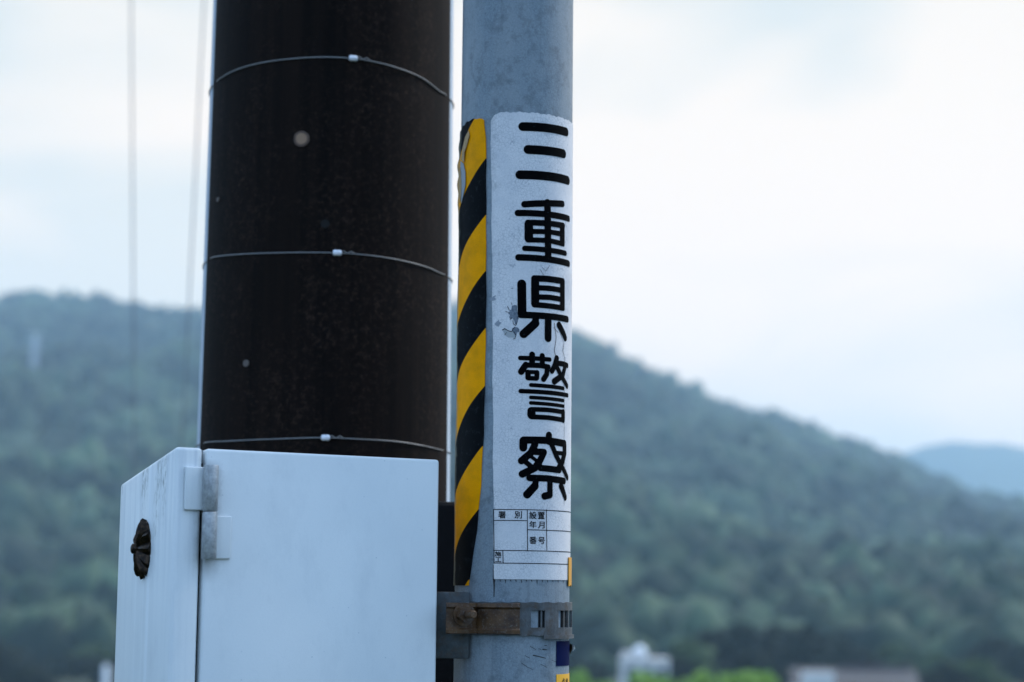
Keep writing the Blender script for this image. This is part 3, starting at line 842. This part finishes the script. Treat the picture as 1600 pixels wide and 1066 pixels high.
# keep horizontal rules truly level: level the two ends by their mean height
lv = []
for (a, b, c, d, r0, r1) in GF.st:
    if abs(c - a) > abs(d - b): mz = b; lv.append((a, mz, c, mz, r0, r1))
    else: ma = (a + c) / 2; lv.append((a, b, c, d, r0, r1))
lv = [(a, b, (1.5 * SR if c > 0.11 else c), d, r0, r1) for a, b, c, d, r0, r1 in lv]
sdf_mesh('form_rules', lv, None, 0.00150, m_fine, ps, cell=0.00045)
# small printed characters
def small_text(s, px0, py0, px1, py1, bold=0.012):
    cu = bpy.data.curves.new('t', 'FONT'); cu.body = s; cu.size = 1; cu.offset = 0
    o = bpy.data.objects.new('t', cu); C.objects.link(o)
    dg = bpy.context.evaluated_depsgraph_get(); me = bpy.data.meshes.new_from_object(o.evaluated_get(dg))
    vs = [v.co.copy() for v in me.vertices]; fs = [tuple(p.vertices) for p in me.polygons]
    bpy.data.objects.remove(o); bpy.data.curves.remove(cu); bpy.data.meshes.remove(me)
    if not vs: return [], []
    x0, x1 = min(v.x for v in vs), max(v.x for v in vs); y0, y1 = min(v.y for v in vs), max(v.y for v in vs)
    a0, zt = sx(px0, py0); a1, _ = sx(px1, py0); _, zb = sx(px0, py1)
    return [(a0 + (a1 - a0) * (v.x - x0) / (x1 - x0), zb + (zt - zb) * (v.y - y0) / (y1 - y0)) for v in vs], fs
def text_part(items, name, mat, parent, dr):
    for it in items:
        V = []; F = []
        v, f = small_text(*it)
        if not v: continue
        for q_, (da, dz) in enumerate(((-.5, -.5), (.5, -.5), (.5, .5), (-.5, .5), (0, 0))):
            n = len(V); e_ = 0.00038
            V += [S(a + da * e_ / SR, z + dz * e_, dr + q_ * 0.00002) for a, z in v]; F += [tuple(i + n for i in q) for q in f]
        link(name, mesh(name, V, F), mat, parent, smooth=False)
def gp(ch, x0, y0, x1, y1, b=0.022): return (ch, 760 + x0 / 8.2, 785 + y0 / 8.2, 760 + x1 / 8.2, 785 + y1 / 8.2, b)
text_part([gp('署', 158, 118, 248, 205), gp('別', 362, 115, 452, 205), gp('設', 548, 120, 636, 210), gp('置', 656, 122, 740, 212),
           gp('年', 548, 240, 636, 328), gp('月', 658, 248, 738, 332), gp('番', 548, 440, 638, 532), gp('号', 660, 446, 742, 535),
           gp('施', 114, 632, 192, 692), gp('工', 118, 706, 192, 764)], 'printed_character', m_fine, ps, 0.0015)
# peeled patches baring the grey film, with lifted dark rims
m_bare = M_('bared_grey_backing', (0.2, 0.24, 0.29), 0.7, 0, 0.2); g_ = G(m_bare)
g_.col(g_.mix(g_.rng(g_.noise(g_.coord(), 350, 5, .7), .35, .65), (0.07, 0.09, 0.12), (0.19, 0.22, 0.26)))
def blot(pts, name, mat, dr):
    q = [sx(755 + x / 8.88, 440 + y / 8.88) for x, y in pts]
    c = (sum(a for a, _ in q) / len(q), sum(b for _, b in q) / len(q))
    V = [S(*c, dr)] + [S(a, z, dr) for a, z in q]; n = len(q)
    return link(name, mesh(name, V, [(0, 1 + (i + 1) % n, 1 + i) for i in range(n)]), mat, ps, smooth=False)
blot([(400, 340), (432, 328), (470, 335), (468, 400), (480, 450), (490, 480), (478, 560), (455, 600), (440, 590), (452, 560), (425, 545), (410, 510), (385, 525), (360, 500), (372, 470), (345, 440), (365, 425), (372, 400), (392, 390)], 'peeled_patch', m_bare, 0.00145)
blot([(405, 650), (440, 632), (480, 640), (500, 665), (500, 700), (470, 710), (455, 760), (430, 730), (410, 700), (395, 690)], 'peeled_patch', m_bare, 0.00145)
blot([(275, 665), (300, 655), (345, 680), (390, 695), (430, 715), (450, 760), (440, 785), (390, 775), (345, 775), (300, 740), (285, 705)], 'peeled_patch', M_('lifted_grey_flake', (0.3, 0.32, 0.33), 0.6), 0.0014)
blot([(100, 240), (125, 225), (150, 205), (185, 190), (165, 225), (185, 250), (150, 265), (115, 275), (100, 265)], 'peeled_patch', M_('scuffed_film', (0.22, 0.245, 0.28), 0.7), 0.0014)
blot([(160, 590), (200, 550), (220, 530), (225, 560), (260, 575), (230, 600), (215, 630), (180, 615)], 'peeled_patch', bpy.data.materials['scuffed_film'], 0.0014)
GC = Glyph(755, 440, 8.88)
GC.p([(270, 675), (300, 655), (350, 685), (395, 698), (412, 665), (440, 632)], 6, 3).p([(430, 705), (455, 750), (440, 795), (415, 798)], 4, 3).p([(340, 348), (368, 408)], 5, 2).p([(315, 418), (360, 435)], 4, 2)
GC.p([(390, 295), (405, 335)], 3, 2).p([(412, 545), (420, 590), (445, 612), (460, 600), (470, 560)], 4, 3).p([(375, 528), (395, 505)], 4, 2).p([(300, 745), (330, 705)], 3, 2).p([(393, 102), (415, 92)], 4, 2).p([(500, 480), (482, 455), (486, 520)], 4, 3)
# long hairline splits right of the characters
GC.k = 1; GC.o = (0, 0)
GC.p([(865, 505), (868, 528), (865, 548), (868, 562)], 0.5).p([(880, 536), (878, 548), (881, 560), (880, 590), (880.5, 640), (880, 690), (881, 730), (880, 790)], 0.45, 0.3).p([(864, 512), (871, 520)], 0.3).p([(873, 517), (879, 535)], 0.35)
GC.p([(846, 418), (852, 424), (858, 415)], 0.3).p([(843, 421), (850, 432)], 0.3)
sdf_mesh('crack', GC.st, None, 0.0016, m_fine, ps, cell=0.0003)

# dirty seam at the left of the sign sheet (folded film edge)
# ---------------------------------------------------------------- hazard stripe sheet on the left flank
_, hz_ref = sx(759, 425); a_ref, _ = sx(759, 425)
# at the right edge black begins at y 425: set the phase so that t = v-u there is a stripe boundary
t_ref = hz_ref - a_ref * SR
HZ_OFF = (-t_ref + 0.1728 * 0.25) % 0.1728
m_haz = mat_hazard()
edge_r = [sx(x, y) for x, y in ((757, 192), (760, 215), (760, 350), (760, 470), (759, 560), (756, 680), (752, 760), (746, 825), (738, 880), (733, 912))]
edge_r = sorted([(z, a) for a, z in edge_r])
def hz_right(z):
    if z <= edge_r[0][0]: return edge_r[0][1]
    for (a, b), (c, d) in zip(edge_r, edge_r[1:]):
        if z <= c: return b + (d - b) * (z - a) / (c - a)
    return edge_r[-1][1]
_, hzt = sx(745, 186); _, hzb = sx(722, 915); _, hztl = sx(724, 212)
V = []; UV = []; F = []; NU, NV = 40, 150; A0 = R(-140)
for layer in (1, 0):
    for j in range(NV + 1):
        for i in range(NU + 1):
            f = i / NU; 
            # top edge: high near the right, dropping away to the left
            zt_l = hztl + (hzt - hztl) * min(1, max(0, (f - 0.42) / 0.4)) ** 0.6
            if f > 0.93: zt_l -= (f - 0.93) * 0.06
            zt_l += 0.0012 * math.sin(f * 60)
            z = hzb + (zt_l - hzb) * j / NV
            a = A0 + (hz_right(z) - A0) * f + (0.004 * math.sin(z * 90) if i == NU else 0)
            lift = 0.0006 * (1 + math.sin(z * 30 + f * 9)) + (0.0022 * max(0, 1 - abs(f - 0.5) / 0.12) * max(0, 1 - abs(z - (hztl - 0.05)) / 0.09) * (1 + 0.6 * math.sin(z * 210)))
            V.append(S(a, z, 0.0014 + lift if layer else 0.0003)); UV.append((a * SR, z))
n = (NU + 1) * (NV + 1)
for j in range(NV):
    for i in range(NU): a = j * (NU + 1) + i; F.append((a, a + 1, a + NU + 2, a + NU + 1))
for i in range(NU): F.append((i, n + i, n + i + 1, i + 1)); a = NV * (NU + 1) + i; F.append((a, a + 1, n + a + 1, n + a))
for j in range(NV): a = j * (NU + 1); F.append((a, a + NU + 1, n + a + NU + 1, n + a)); a += NU; F.append((a, n + a, n + a + NU + 1, a + NU + 1))
hz = empty('hazard_sheet', (SX - SR, SY, hzb), 'yellow and black diagonally striped sheet peeling on the left flank of the steel pole', 'hazard sheet')
sharp(link('striped_film', mesh('striped_film', V, F, UV), m_haz, hz), 50)
# torn, peeled area showing pale backing, with curled flakes
m_back = M_('pale_film_backing', (0.24, 0.26, 0.28), 0.7); m_tan = M_('tan_torn_film', (0.34, 0.22, 0.10), 0.7)
def flake(pts, name, mat, dr, lift=0.0):
    q = [sx(x, y) for x, y in pts]; c = (sum(a for a, _ in q) / len(q), sum(b for _, b in q) / len(q)); n = len(q)
    V = [S(*c, dr + 0.0006)] + [S(a, z, dr + lift * (k % 2)) for k, (a, z) in enumerate(q)]
    V += [S(*c, dr - 0.0002)] + [S(a, z, dr + lift * (k % 2) - 0.0008) for k, (a, z) in enumerate(q)]
    F = [(0, 1 + i, 1 + (i + 1) % n) for i in range(n)] + [(n + 1, n + 2 + (i + 1) % n, n + 2 + i) for i in range(n)] + [(1 + i, n + 2 + i, n + 2 + (i + 1) % n, 1 + (i + 1) % n) for i in range(n)]
    link(name, mesh(name, V, F), mat, hz, smooth=False)
flake([(723, 252), (727, 256), (730, 270), (730, 290), (727, 305), (724, 318), (722, 300)], 'bare_patch', m_back, 0.0036)
flake([(726, 232), (731, 214), (735, 205), (737, 212), (733, 226), (729, 240), (728, 254), (725, 250)], 'torn_strip', m_tan, 0.0038, 0.0008)
flake([(722.5, 262), (724, 268), (725, 290), (724, 312), (722.5, 318), (722, 290)], 'torn_strip', m_tan, 0.0044, 0.0006)

# ---------------------------------------------------------------- stickers on the right flank
def sticker(name, label, x0, y0, x1, y1, mat, dr=0.0008, a_end=None):
    a0, zt = sx(x0, y0); a1, _ = sx(x1, y0); _, zb = sx(x0, y1)
    if a_end: a1 = a_end
    r = empty(name, S((a0 + a1) / 2, zb), label, 'sticker')
    patch('film', a0, a1, lambda a: zb, lambda a: zt, dr, 16, 8, mat, r, thick=0.0006)
    return r
m_blue = M_('navy_vinyl', (0.001, 0.005, 0.040), 0.6, 0, 0.03); m_yel = M_('amber_vinyl', (0.72, 0.36, 0.01), 0.5); m_or = M_('orange_vinyl', (0.62, 0.27, 0.01), 0.5); m_wh = M_('white_vinyl', (0.62, 0.66, 0.7), 0.5)
bs = sticker('blue_sticker', 'navy blue rectangle sticker on the steel pole just below the clamp', 869, 1002, 888.5, 1041, m_blue, a_end=R(115))
ws = sticker('yellow_sticker', 'amber sticker with small black characters at the bottom edge, below the blue one', 869, 1054, 888.5, 1090, m_yel, a_end=R(115))
text_part([('点', 877, 1060, 881.5, 1071, 0.03), ('検', 883, 1060, 886.0, 1071, 0.03)], 'printed_character', m_fine, ws, 0.0012)
os_ = empty('orange_sticker', S(R(80), 1.6), 'narrow orange sticker wrapped on the right edge over the sign foot', 'sticker')
a0, zt_ = sx(886, 871); _, zb_ = sx(886, 915)
patch('film', a0, R(118), lambda a: zb_ + 0.0015 * math.sin(a * 50), lambda a: zt_, 0.0032, 10, 12, m_or, os_, thick=0.0012)
# curled corner of paper behind the right edge
cp = MB()
c0 = P(889, 1007, 3.01); c1 = P(899, 1011, 2.99); c2 = P(895, 1024, 3.0); c3 = P(890, 1022, 3.01); c4 = P(893, 1008, 3.0)
cp.add([c0, c4, c2, c3], [(0, 1, 2, 3)]); m_brn = M_('brown_paper_back', (0.22, 0.12, 0.03), 0.8)
tr = MB(); tr.add([P(893.5, 1007, 2.995), P(897, 1009, 2.99), P(899, 1013, 2.992), P(895, 1018, 2.995), P(894, 1014, 3.0)] + [P(893.5, 1007, 3.0), P(897, 1009, 2.995), P(899, 1013, 2.997), P(895, 1018, 3.0), P(894, 1014, 3.005)], [(0, 1, 2, 3, 4), (9, 8, 7, 6, 5)] + [(i, i + 5, (i + 1) % 5 + 5, (i + 1) % 5) for i in range(5)])
fl = empty('paper_scrap', c0, 'curled torn scrap of white paper sticking out right of the blue sticker', 'paper scrap')
cb = MB(); cb.add([P(888, 1007, 3.02), P(893.5, 1006.5, 3.0), P(894, 1014, 3.0), P(891, 1023, 3.02)] + [P(888, 1007, 3.024), P(893.5, 1006.5, 3.004), P(894, 1014, 3.004), P(891, 1023, 3.024)], [(0, 1, 2, 3), (7, 6, 5, 4)] + [(i, i + 4, (i + 1) % 4 + 4, (i + 1) % 4) for i in range(4)])
cb.build('brown_side', m_brn, fl, smooth=False); tr.build('white_corner', M_('white_paper', (0.85, 0.87, 0.85), 0.6), fl, smooth=False)

# scratches and grime lines on the pole paint
m_scr = M_('scratched_paint', (0.035, 0.036, 0.038), 0.8, 0, 0.1)
GX = Glyph(670, 880, 5.732)
GX.p([(935, 826), (985, 836), (1045, 852)], 5, 3).p([(1020, 772), (1060, 776)], 6, 3).p([(980, 768), (1005, 772)], 2).p([(860, 828), (905, 852)], 2).p([(830, 895), (880, 930), (935, 955)], 2.5, 1.5).p([(905, 745), (960, 775)], 1.8).p([(1035, 740), (1055, 736)], 3).p([(1000, 905), (1060, 935)], 1.8).p([(1100, 870), (1140, 885)], 1.6)
# (no dots here)
sdf_mesh('scratch_marks', GX.st, None, 0.0003, m_scr, bpy.data.objects['steel_pole'], cell=0.0004); GX.st = []
for k in range(14):
    x0 = 592 + k * 47; L = (14, 9, 22, 8, 12, 18, 7, 10, 24, 9, 13, 8, 16, 10)[k]
    GX.p([(x0, 150 + k * .7), (x0 + 3, 156 + k * .7 + L)], 5, 1.5)
GX.p([(584, 148), (586, 200), (584, 300)], 9, 4).p([(578, 20), (577, 148)], 3)
sdf_mesh('drip_marks', GX.st, None, 0.0003, m_scr, bpy.data.objects['steel_pole'], cell=0.0004)
# ---------------------------------------------------------------- clamp that holds the cabinet to the steel pole
m_rust = mat_rust(); m_band = mat_galv('dull_galvanised_band', (0.035, 0.04, 0.044), (0.10, 0.11, 0.118)); m_brk = mat_galv('galvanised_bracket', (0.022, 0.028, 0.032), (0.062, 0.077, 0.086))
_, zc0 = sx(800, 993); _, zc1 = sx(800, 941)
cl = empty('pole_clamp', (SX, SY - SR, zc0), 'rusty slotted clamp band round the steel pole holding the cabinet bracket', 'clamp')
def band_mesh():
    # slotted band right round the pole; slots are real openings
    V = []; F = []; rows = []
    a_list = []
    slots = [sx(827, 965)[0], sx(869, 966)[0]]
    sl = [(sx(828, 965)[0], sx(849, 965)[0]), (sx(869, 966)[0], sx(883, 966)[0])]
    w = sl[0][1] - sl[0][0]; gap = sl[1][0] - sl[0][0]
    a = sl[1][0] + gap * 0.62
    while a < R(250): sl.append((a, a + w)); a += gap * 0.85
    a_list = [R(-75)]
    def push(b):
        while b - a_list[-1] > 0.09: a_list.append(a_list[-1] + 0.07)
        if b - a_list[-1] > 1e-4: a_list.append(b)
    for s0, s1 in sl: push(s0); push(s1)
    push(R(265))
    h = zc1 - zc0; zl = [zc0, zc0 + h * 0.24, zc0 + h * 0.76, zc1]
    def isslot(i): 
        mid = (a_list[i] + a_list[i + 1]) / 2
        return any(s0 < mid < s1 for s0, s1 in sl)
    n = len(a_list)
    for dr in (0.0045, 0.0015):
        for z in zl:
            for a in a_list: V.append(S(a, z + 0.0008 * math.sin(a * 23) * (z in (zl[0], zl[3])), dr))
    L = 4 * n
    for i in range(n - 1):
        for j in range(3):
            if j == 1 and isslot(i):
                q = j * n + i
                F.append((q, q + 1, q + 1 + L, q + L)); F.append((q + n, q + n + L, q + n + 1 + L, q + n + 1))
                if not (i and isslot(i - 1)): F.append((q, q + L, q + n + L, q + n))
                if not isslot(i + 1): F.append((q + 1, q + n + 1, q + n + 1 + L, q + 1 + L))
                continue
            q = j * n + i; F.append((q, q + 1, q + n + 1, q + n)); F.append((q + L, q + n + L, q + n + 1 + L, q + 1 + L))
        F.append((i, i + L, i + 1 + L, i + 1)); q = 3 * n + i; F.append((q, q + 1, q + 1 + L, q + L))
    return mesh('band', V, F)
link('band', band_mesh(), m_band, cl, smooth=False)
# the inner turn of the band seen through its slots, with painted shadow strips
m_slot = M_('painted_slot_shade', (0.008, 0.009, 0.01), 0.8, 0, 0.1)
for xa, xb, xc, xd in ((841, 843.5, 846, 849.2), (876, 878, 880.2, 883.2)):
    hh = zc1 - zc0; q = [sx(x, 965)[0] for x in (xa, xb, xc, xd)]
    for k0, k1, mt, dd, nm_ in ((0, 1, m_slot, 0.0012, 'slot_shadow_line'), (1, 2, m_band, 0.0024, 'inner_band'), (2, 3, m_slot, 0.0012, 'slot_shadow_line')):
        patch('inner_band' if mt is m_band else 'slot_shade', q[k0], q[k1], lambda a: zc0 + hh * 0.245, lambda a: zc0 + hh * 0.755, dd, 3, 2, mt, cl, thick=0.001)
# second, lower lip of the band on the right (overlapping tail)
a0, _ = sx(846, 995); _, zl0 = sx(846, 999)
patch('band_tail', a0, R(100), lambda a: zl0 + 0.0005, lambda a: zl0 + 0.0058, 0.0072, 20, 2, m_band, cl, thick=0.0022)
# rusty wrap-over tongue with folded rim
def tongue():
    q0, _ = sx(811, 965); x_left = P(697, 960, 2.915).x
    aL = R(-52)
    pts = [] # plan outline from right end round to the flat ear on the left
    N = 26
    for k in range(N + 1):
        a = q0 + (aL - q0) * k / N; pts.append((SX + (SR + 0.0075) * math.sin(a), SY - (SR + 0.0075) * math.cos(a)))
    # leave the pole tangentially and run flat to the left
    tx, ty = pts[-1]
    ear = [P(730, 960, 2.905), P(715, 960, 2.900), P(697, 960, 2.898)]
    pts = [p for p in pts if p[0] > P(742, 960, 2.915).x] + [(e_.x, e_.y) for e_ in ear]
    z0, z1 = zc0 + 0.0015, zc1 - 0.0015
    V = []; F = []
    prof = [(z0, 0.0005), (z0 + 0.001, 0.004), (z0 + 0.006, 0.0045), (z0 + 0.009, 0.001), ((z0 + z1) / 2, 0.0005), (z1 - 0.009, 0.001), (z1 - 0.006, 0.0045), (z1 - 0.001, 0.004), (z1, 0.0005)]
    for i, (x, y) in enumerate(pts):
        pa = Vector(pts[max(i - 1, 0)]); pb = Vector(pts[min(i + 1, len(pts) - 1)]); t = (pb - pa).normalized()
        nrm = Vector((-t.y, t.x)); 
        if nrm.y > 0: nrm = -nrm
        for z, o in prof: V.append((x + nrm.x * o, y + nrm.y * o, z))
        for z, o in ((z1, -0.002), (z0, -0.002)): V.append((x + nrm.x * o, y + nrm.y * o, z))
    m_ = len(prof) + 2
    for i in range(len(pts) - 1):
        for k in range(m_):
            a = i * m_ + k; b = i * m_ + (k + 1) % m_; F.append((a, b, b + m_, a + m_))
    F.append(tuple(range(m_))); F.append(tuple((len(pts) - 1) * m_ + k for k in range(m_ - 1, -1, -1)))
    mb = MB(); mb.add(V, F); mb.build('rusty_tongue', m_rust, cl, ang=25, label='brown rusted clamp tongue with raised rims')
tongue()
# bracket plate
bp = MB(); pl = P(675, 960, 2.935); pr = P(734, 960, 2.935); ztp = P(710, 925, 2.935).z; zbt = P(710, 1029, 2.935).z
bp.box(Vector(((pl.x + pr.x) / 2, 2.935, (ztp + zbt) / 2)), (pr.x - pl.x, 0.007, ztp - zbt), None, 0.003, 2)
bp.build('bracket_plate', m_brk, cl)
bl = MB(); bc = P(728, 960, 2.888)
Mh = Matrix.Translation(bc) @ Matrix.Rotation(R(25), 4, 'Z') @ Matrix.Rotation(R(90), 4, 'X')
bl.prism([(0.0128 * math.cos(k * math.pi / 3 + .3), 0.0128 * math.sin(k * math.pi / 3 + .3)) for k in range(6)], -0.006, 0.006, Mh)
bl.build('nut', m_rust, cl, ang=20)
bs2 = MB(); d = (Mh.to_3x3() @ Vector((0, 0, 1))).normalized()
bs2.tube([bc - d * 0.03, bc + d * 0.004, bc + d * 0.026, bc + d * 0.0278], [0.0058, 0.0058, 0.0058, 0.0045], 16)
bs2.build('bolt', m_rust, cl)
ws2 = MB(); ws2.tube([bc - d * 0.0075, bc - d * 0.0055], 0.0165, 24); ws2.build('washer', m_rust, cl)

# ---------------------------------------------------------------- cabinet
K1 = P(275, 697, 2.70)            # near left top corner
th_c = R(30)
uu = Vector((math.cos(th_c), math.sin(th_c), 0)); vv = Vector((-math.sin(th_c), math.cos(th_c), 0))
DEP = 0.224; WID = 0.405
CAB_TOP = K1.z
ZB = 1.02
drop = 0.042                       # the roof falls towards the back
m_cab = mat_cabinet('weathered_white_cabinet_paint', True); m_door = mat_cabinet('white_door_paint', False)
cabx = empty('electrical_cabinet', (K1.x, K1.y, ZB), 'pale blue-white steel cabinet with hinged door clamped to the steel pole', 'cabinet')
def CW(u, v, z): return Vector((K1.x, K1.y, 0)) + uu * u + vv * v + Vector((0, 0, z))
SEAM = 0.0440
def hull(u0, u1, v0, v1, zb, zt0, zt1, bev, seg=4):
    bm = bmesh.new()
    vs = [bm.verts.new(CW(u, v, z)) for u, v, z in ((u0, v0, zb), (u1, v0, zb), (u1, v1, zb), (u0, v1, zb), (u0, v0, zt0), (u1, v0, zt0), (u1, v1, zt1), (u0, v1, zt1))]
    for f in ((3, 2, 1, 0), (4, 5, 6, 7), (0, 1, 5, 4), (1, 2, 6, 5), (2, 3, 7, 6), (3, 0, 4, 7)): bm.faces.new([vs[i] for i in f])
    bmesh.ops.bevel(bm, geom=list(bm.edges), offset=bev, segments=seg, profile=0.5, affect='EDGES')
    return bm
def topz(v): return CAB_TOP - v * drop / DEP
plan = [(0, 0), (SEAM - 0.0048, 0), (SEAM - 0.0048, 0.022), (WID - 0.004, 0.022), (WID - 0.004, DEP), (0, DEP)]
bm = bmesh.new()
lo_ = [bm.verts.new(CW(u, v, ZB)) for u, v in plan]; hi_ = [bm.verts.new(CW(u, v, topz(v))) for u, v in plan]
bm.faces.new(lo_[::-1]); bm.faces.new(hi_)
for i in range(6): j = (i + 1) % 6; bm.faces.new([lo_[i], lo_[j], hi_[j], hi_[i]])
bmesh.ops.bevel(bm, geom=list(bm.edges), offset=0.0058, segments=4, profile=0.5, affect='EDGES', clamp_overlap=True)
mb = MB(); mb.frombm(bm)
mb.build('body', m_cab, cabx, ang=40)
mb = MB(); mb.frombm(hull(SEAM, WID, -0.001, 0.020, ZB + 0.003, CAB_TOP - 0.001, CAB_TOP - 0.003, 0.0045))
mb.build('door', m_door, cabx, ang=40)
# hinge
hin = empty('hinge', (0, 0, 0), None, None); hin.parent = cabx; hin.location = CW(SEAM, 0, 1.70) - cabx.location
def hpx(x, y):      # a pixel on the cabinet front plane -> (u, z)
    d = ray(x, y); nn = Vector((math.sin(th_c), -math.cos(th_c), 0)); o = Vector((0, 0, CAMZ))
    t = (Vector((K1.x, K1.y, 0)) - o).dot(nn) / d.dot(nn); p = o + d * t
    return (p - Vector((K1.x, K1.y, 0))).dot(uu), p.z
Rot = Matrix((uu, vv, Vector((0, 0, 1)))).transposed()
m_hinge = M_('worn_hinge_metal', (0.42, 0.46, 0.5), 0.45, 0.2, 0.4); g_ = G(m_hinge)
h_ = g_.mix(g_.rng(g_.noise(g_.coord(), 120, 5, .7), .35, .7), (0.22, 0.235, 0.24), (0.40, 0.42, 0.43))
g_.col(g_.mix(g_.rng(g_.noise(g_.coord(scale=(1, 1, .3)), 60, 4, .7), .55, .72, 0, .7), h_, (0.16, 0.165, 0.165)))
g_.bump(g_.noise(g_.coord(), 300, 3), 0.0004, 0.4)
def hl(x0, y0, x1, y1, name, th=0.0048):
    u0, z0 = hpx(x0, y0); u1, z1 = hpx(x1, y1)
    b = MB(); b.box(CW((u0 + u1) / 2, -th / 2 - 0.0008, (z0 + z1) / 2), (u1 - u0, th + 0.001, z0 - z1), Rot, 0.0026, 3)
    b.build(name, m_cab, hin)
hl(288, 729, 316, 798, 'hinge_leaf'); hl(333, 806, 358, 874, 'hinge_leaf')
uc, zt1_ = hpx(324, 728); _, zm = hpx(324, 800); _, zb2 = hpx(324, 874)
BR = 0.0104
for z0, z1 in ((zm + 0.0006, zt1_), (zb2, zm - 0.0006)):
    b = MB(); c_ = -BR - 0.0042
    b.tube([CW(uc, c_, z0), CW(uc, c_, z0 + 0.001), CW(uc, c_, z1 - 0.001), CW(uc, c_, z1)], [BR - 0.0008, BR, BR, BR - 0.0008], 32)
    # the web joining barrel and leaf
    b.box(CW(uc, c_ / 2, (z0 + z1) / 2), (BR * 0.5, -c_ , z1 - z0 - 0.004), Rot, 0.0006, 1)
    b.build('hinge_barrel', m_hinge, hin, ang=50)
m_gap_strip = M_('black_gap_strip', (0.003, 0.003, 0.004), 0.9, 0, 0.05)
b = MB(); b.box(CW(SEAM - 0.001, 0.014, (ZB + CAB_TOP) / 2 - 0.006), (0.012, 0.002, CAB_TOP - ZB - 0.03), Rot); b.build('gap_strip', m_gap_strip, cabx, smooth=False)  # black strip set back in the gap beside the door
# ribbed rosette on the left side
def rosette():
    # locate on the side plane (normal -uu)
    d = ray(226, 858); nn = -uu; o = Vector((0, 0, CAMZ)); base = Vector((K1.x, K1.y, 0))
    t = (base - o).dot(nn) / d.dot(nn); p = o + d * t
    RR = 0.0385; N = 96; rings = [(1.0, 0.0, 0), (1.0, 0.004, 1), (0.93, 0.009, 1), (0.75, 0.0145, 1), (0.55, 0.0185, .9), (0.33, 0.0225, .7), (0.2, 0.0245, .3), (0.175, 0.0250, 0), (0.17, 0.0285, 0), (0.11, 0.0315, 0), (0.04, 0.0325, 0)]
    V = []; F = []
    for fr, hh, am in rings:
        for k in range(N):
            a = 2 * math.pi * k / N
            w = (abs(((a * 12 / (2 * math.pi)) % 1) - 0.5) * 2)          # sharp folded ribs
            w2 = mnoise.noise(Vector((math.cos(a) * 2, math.sin(a) * 2, fr * 4)))
            rr = RR * fr * (1 + am * (0.10 * (w - 0.5) + 0.09 * w2)); h2 = hh + am * (0.0085 * (w - 0.5) + 0.004 * w2) * (hh > 0)
            V.append(p + nn * (h2 * 0.55 + 0.0025 * (fr < 0.18)) + vv * rr * 0.66 * math.cos(a) + Vector((0, 0, rr * math.sin(a) * 1.06)))
    for i in range(len(rings) - 1):
        for k in range(N): F.append((i * N + k, i * N + (k + 1) % N, (i + 1) * N + (k + 1) % N, (i + 1) * N + k))
    F.append(tuple((len(rings) - 1) * N + k for k in range(N)))
    m = M_('dark_bronze', (0.035, 0.022, 0.015), 0.28, 0.8, 0.5); g = G(m)
    n1 = g.noise(g.coord(), 180, 5, 0.7)
    g.col(g.mix(g.rng(n1, 0.45, 0.75), (0.008, 0.0055, 0.004), (0.075, 0.045, 0.025)))
    b = MB(); b.add(V, F); b.build('rosette', m, cabx, ang=24, label='dark bronze ribbed rosette with a small central boss')
rosette()

# ---------------------------------------------------------------- two guy wires behind, left
m_guy = M_('grey_guy_wire', (0.11, 0.13, 0.15), 0.6)
def guy(a, b, Y, r, label):
    p, q = P(*a, Y), P(*b, Y + 0.0)
    d = (q - p) / (q.z - p.z); lo = p + d * (0 - p.z - 0.1); hi = p + d * (8.5 - p.z)
    m = MB(); m.tube([lo, (lo + hi) / 2, hi], r, 10)
    o = m.build('guy_wire', m_guy); tag(o, label, 'wire', 'guy wires behind the cabinet')
guy((205, 0), (210, 700), 9.5, 0.0036, 'thin upright wire, the left one, well clear of the dark utility pole')
guy((319, 0), (284, 700), 9.0, 0.0036, 'thin leaning wire, the right one, close to the left edge of the dark utility pole')

# ---------------------------------------------------------------- haze
hb = MB(); hb.box(Vector((0, 2652, 215)), (4830, 5920, 470))
m_hz = bpy.data.materials.new('haze'); m_hz.use_nodes = True; ht = m_hz.node_tree; ht.nodes.clear()
ho = ht.nodes.new('ShaderNodeOutputMaterial'); pv = ht.nodes.new('ShaderNodeVolumePrincipled')
pv.inputs['Color'].default_value = (0.57, 0.82, 1.0, 1); pv.inputs['Density'].default_value = 0.00021
ht.links.new(pv.outputs[0], ho.inputs['Volume'])
tag(hb.build('haze', m_hz, smooth=False), kind='stuff')
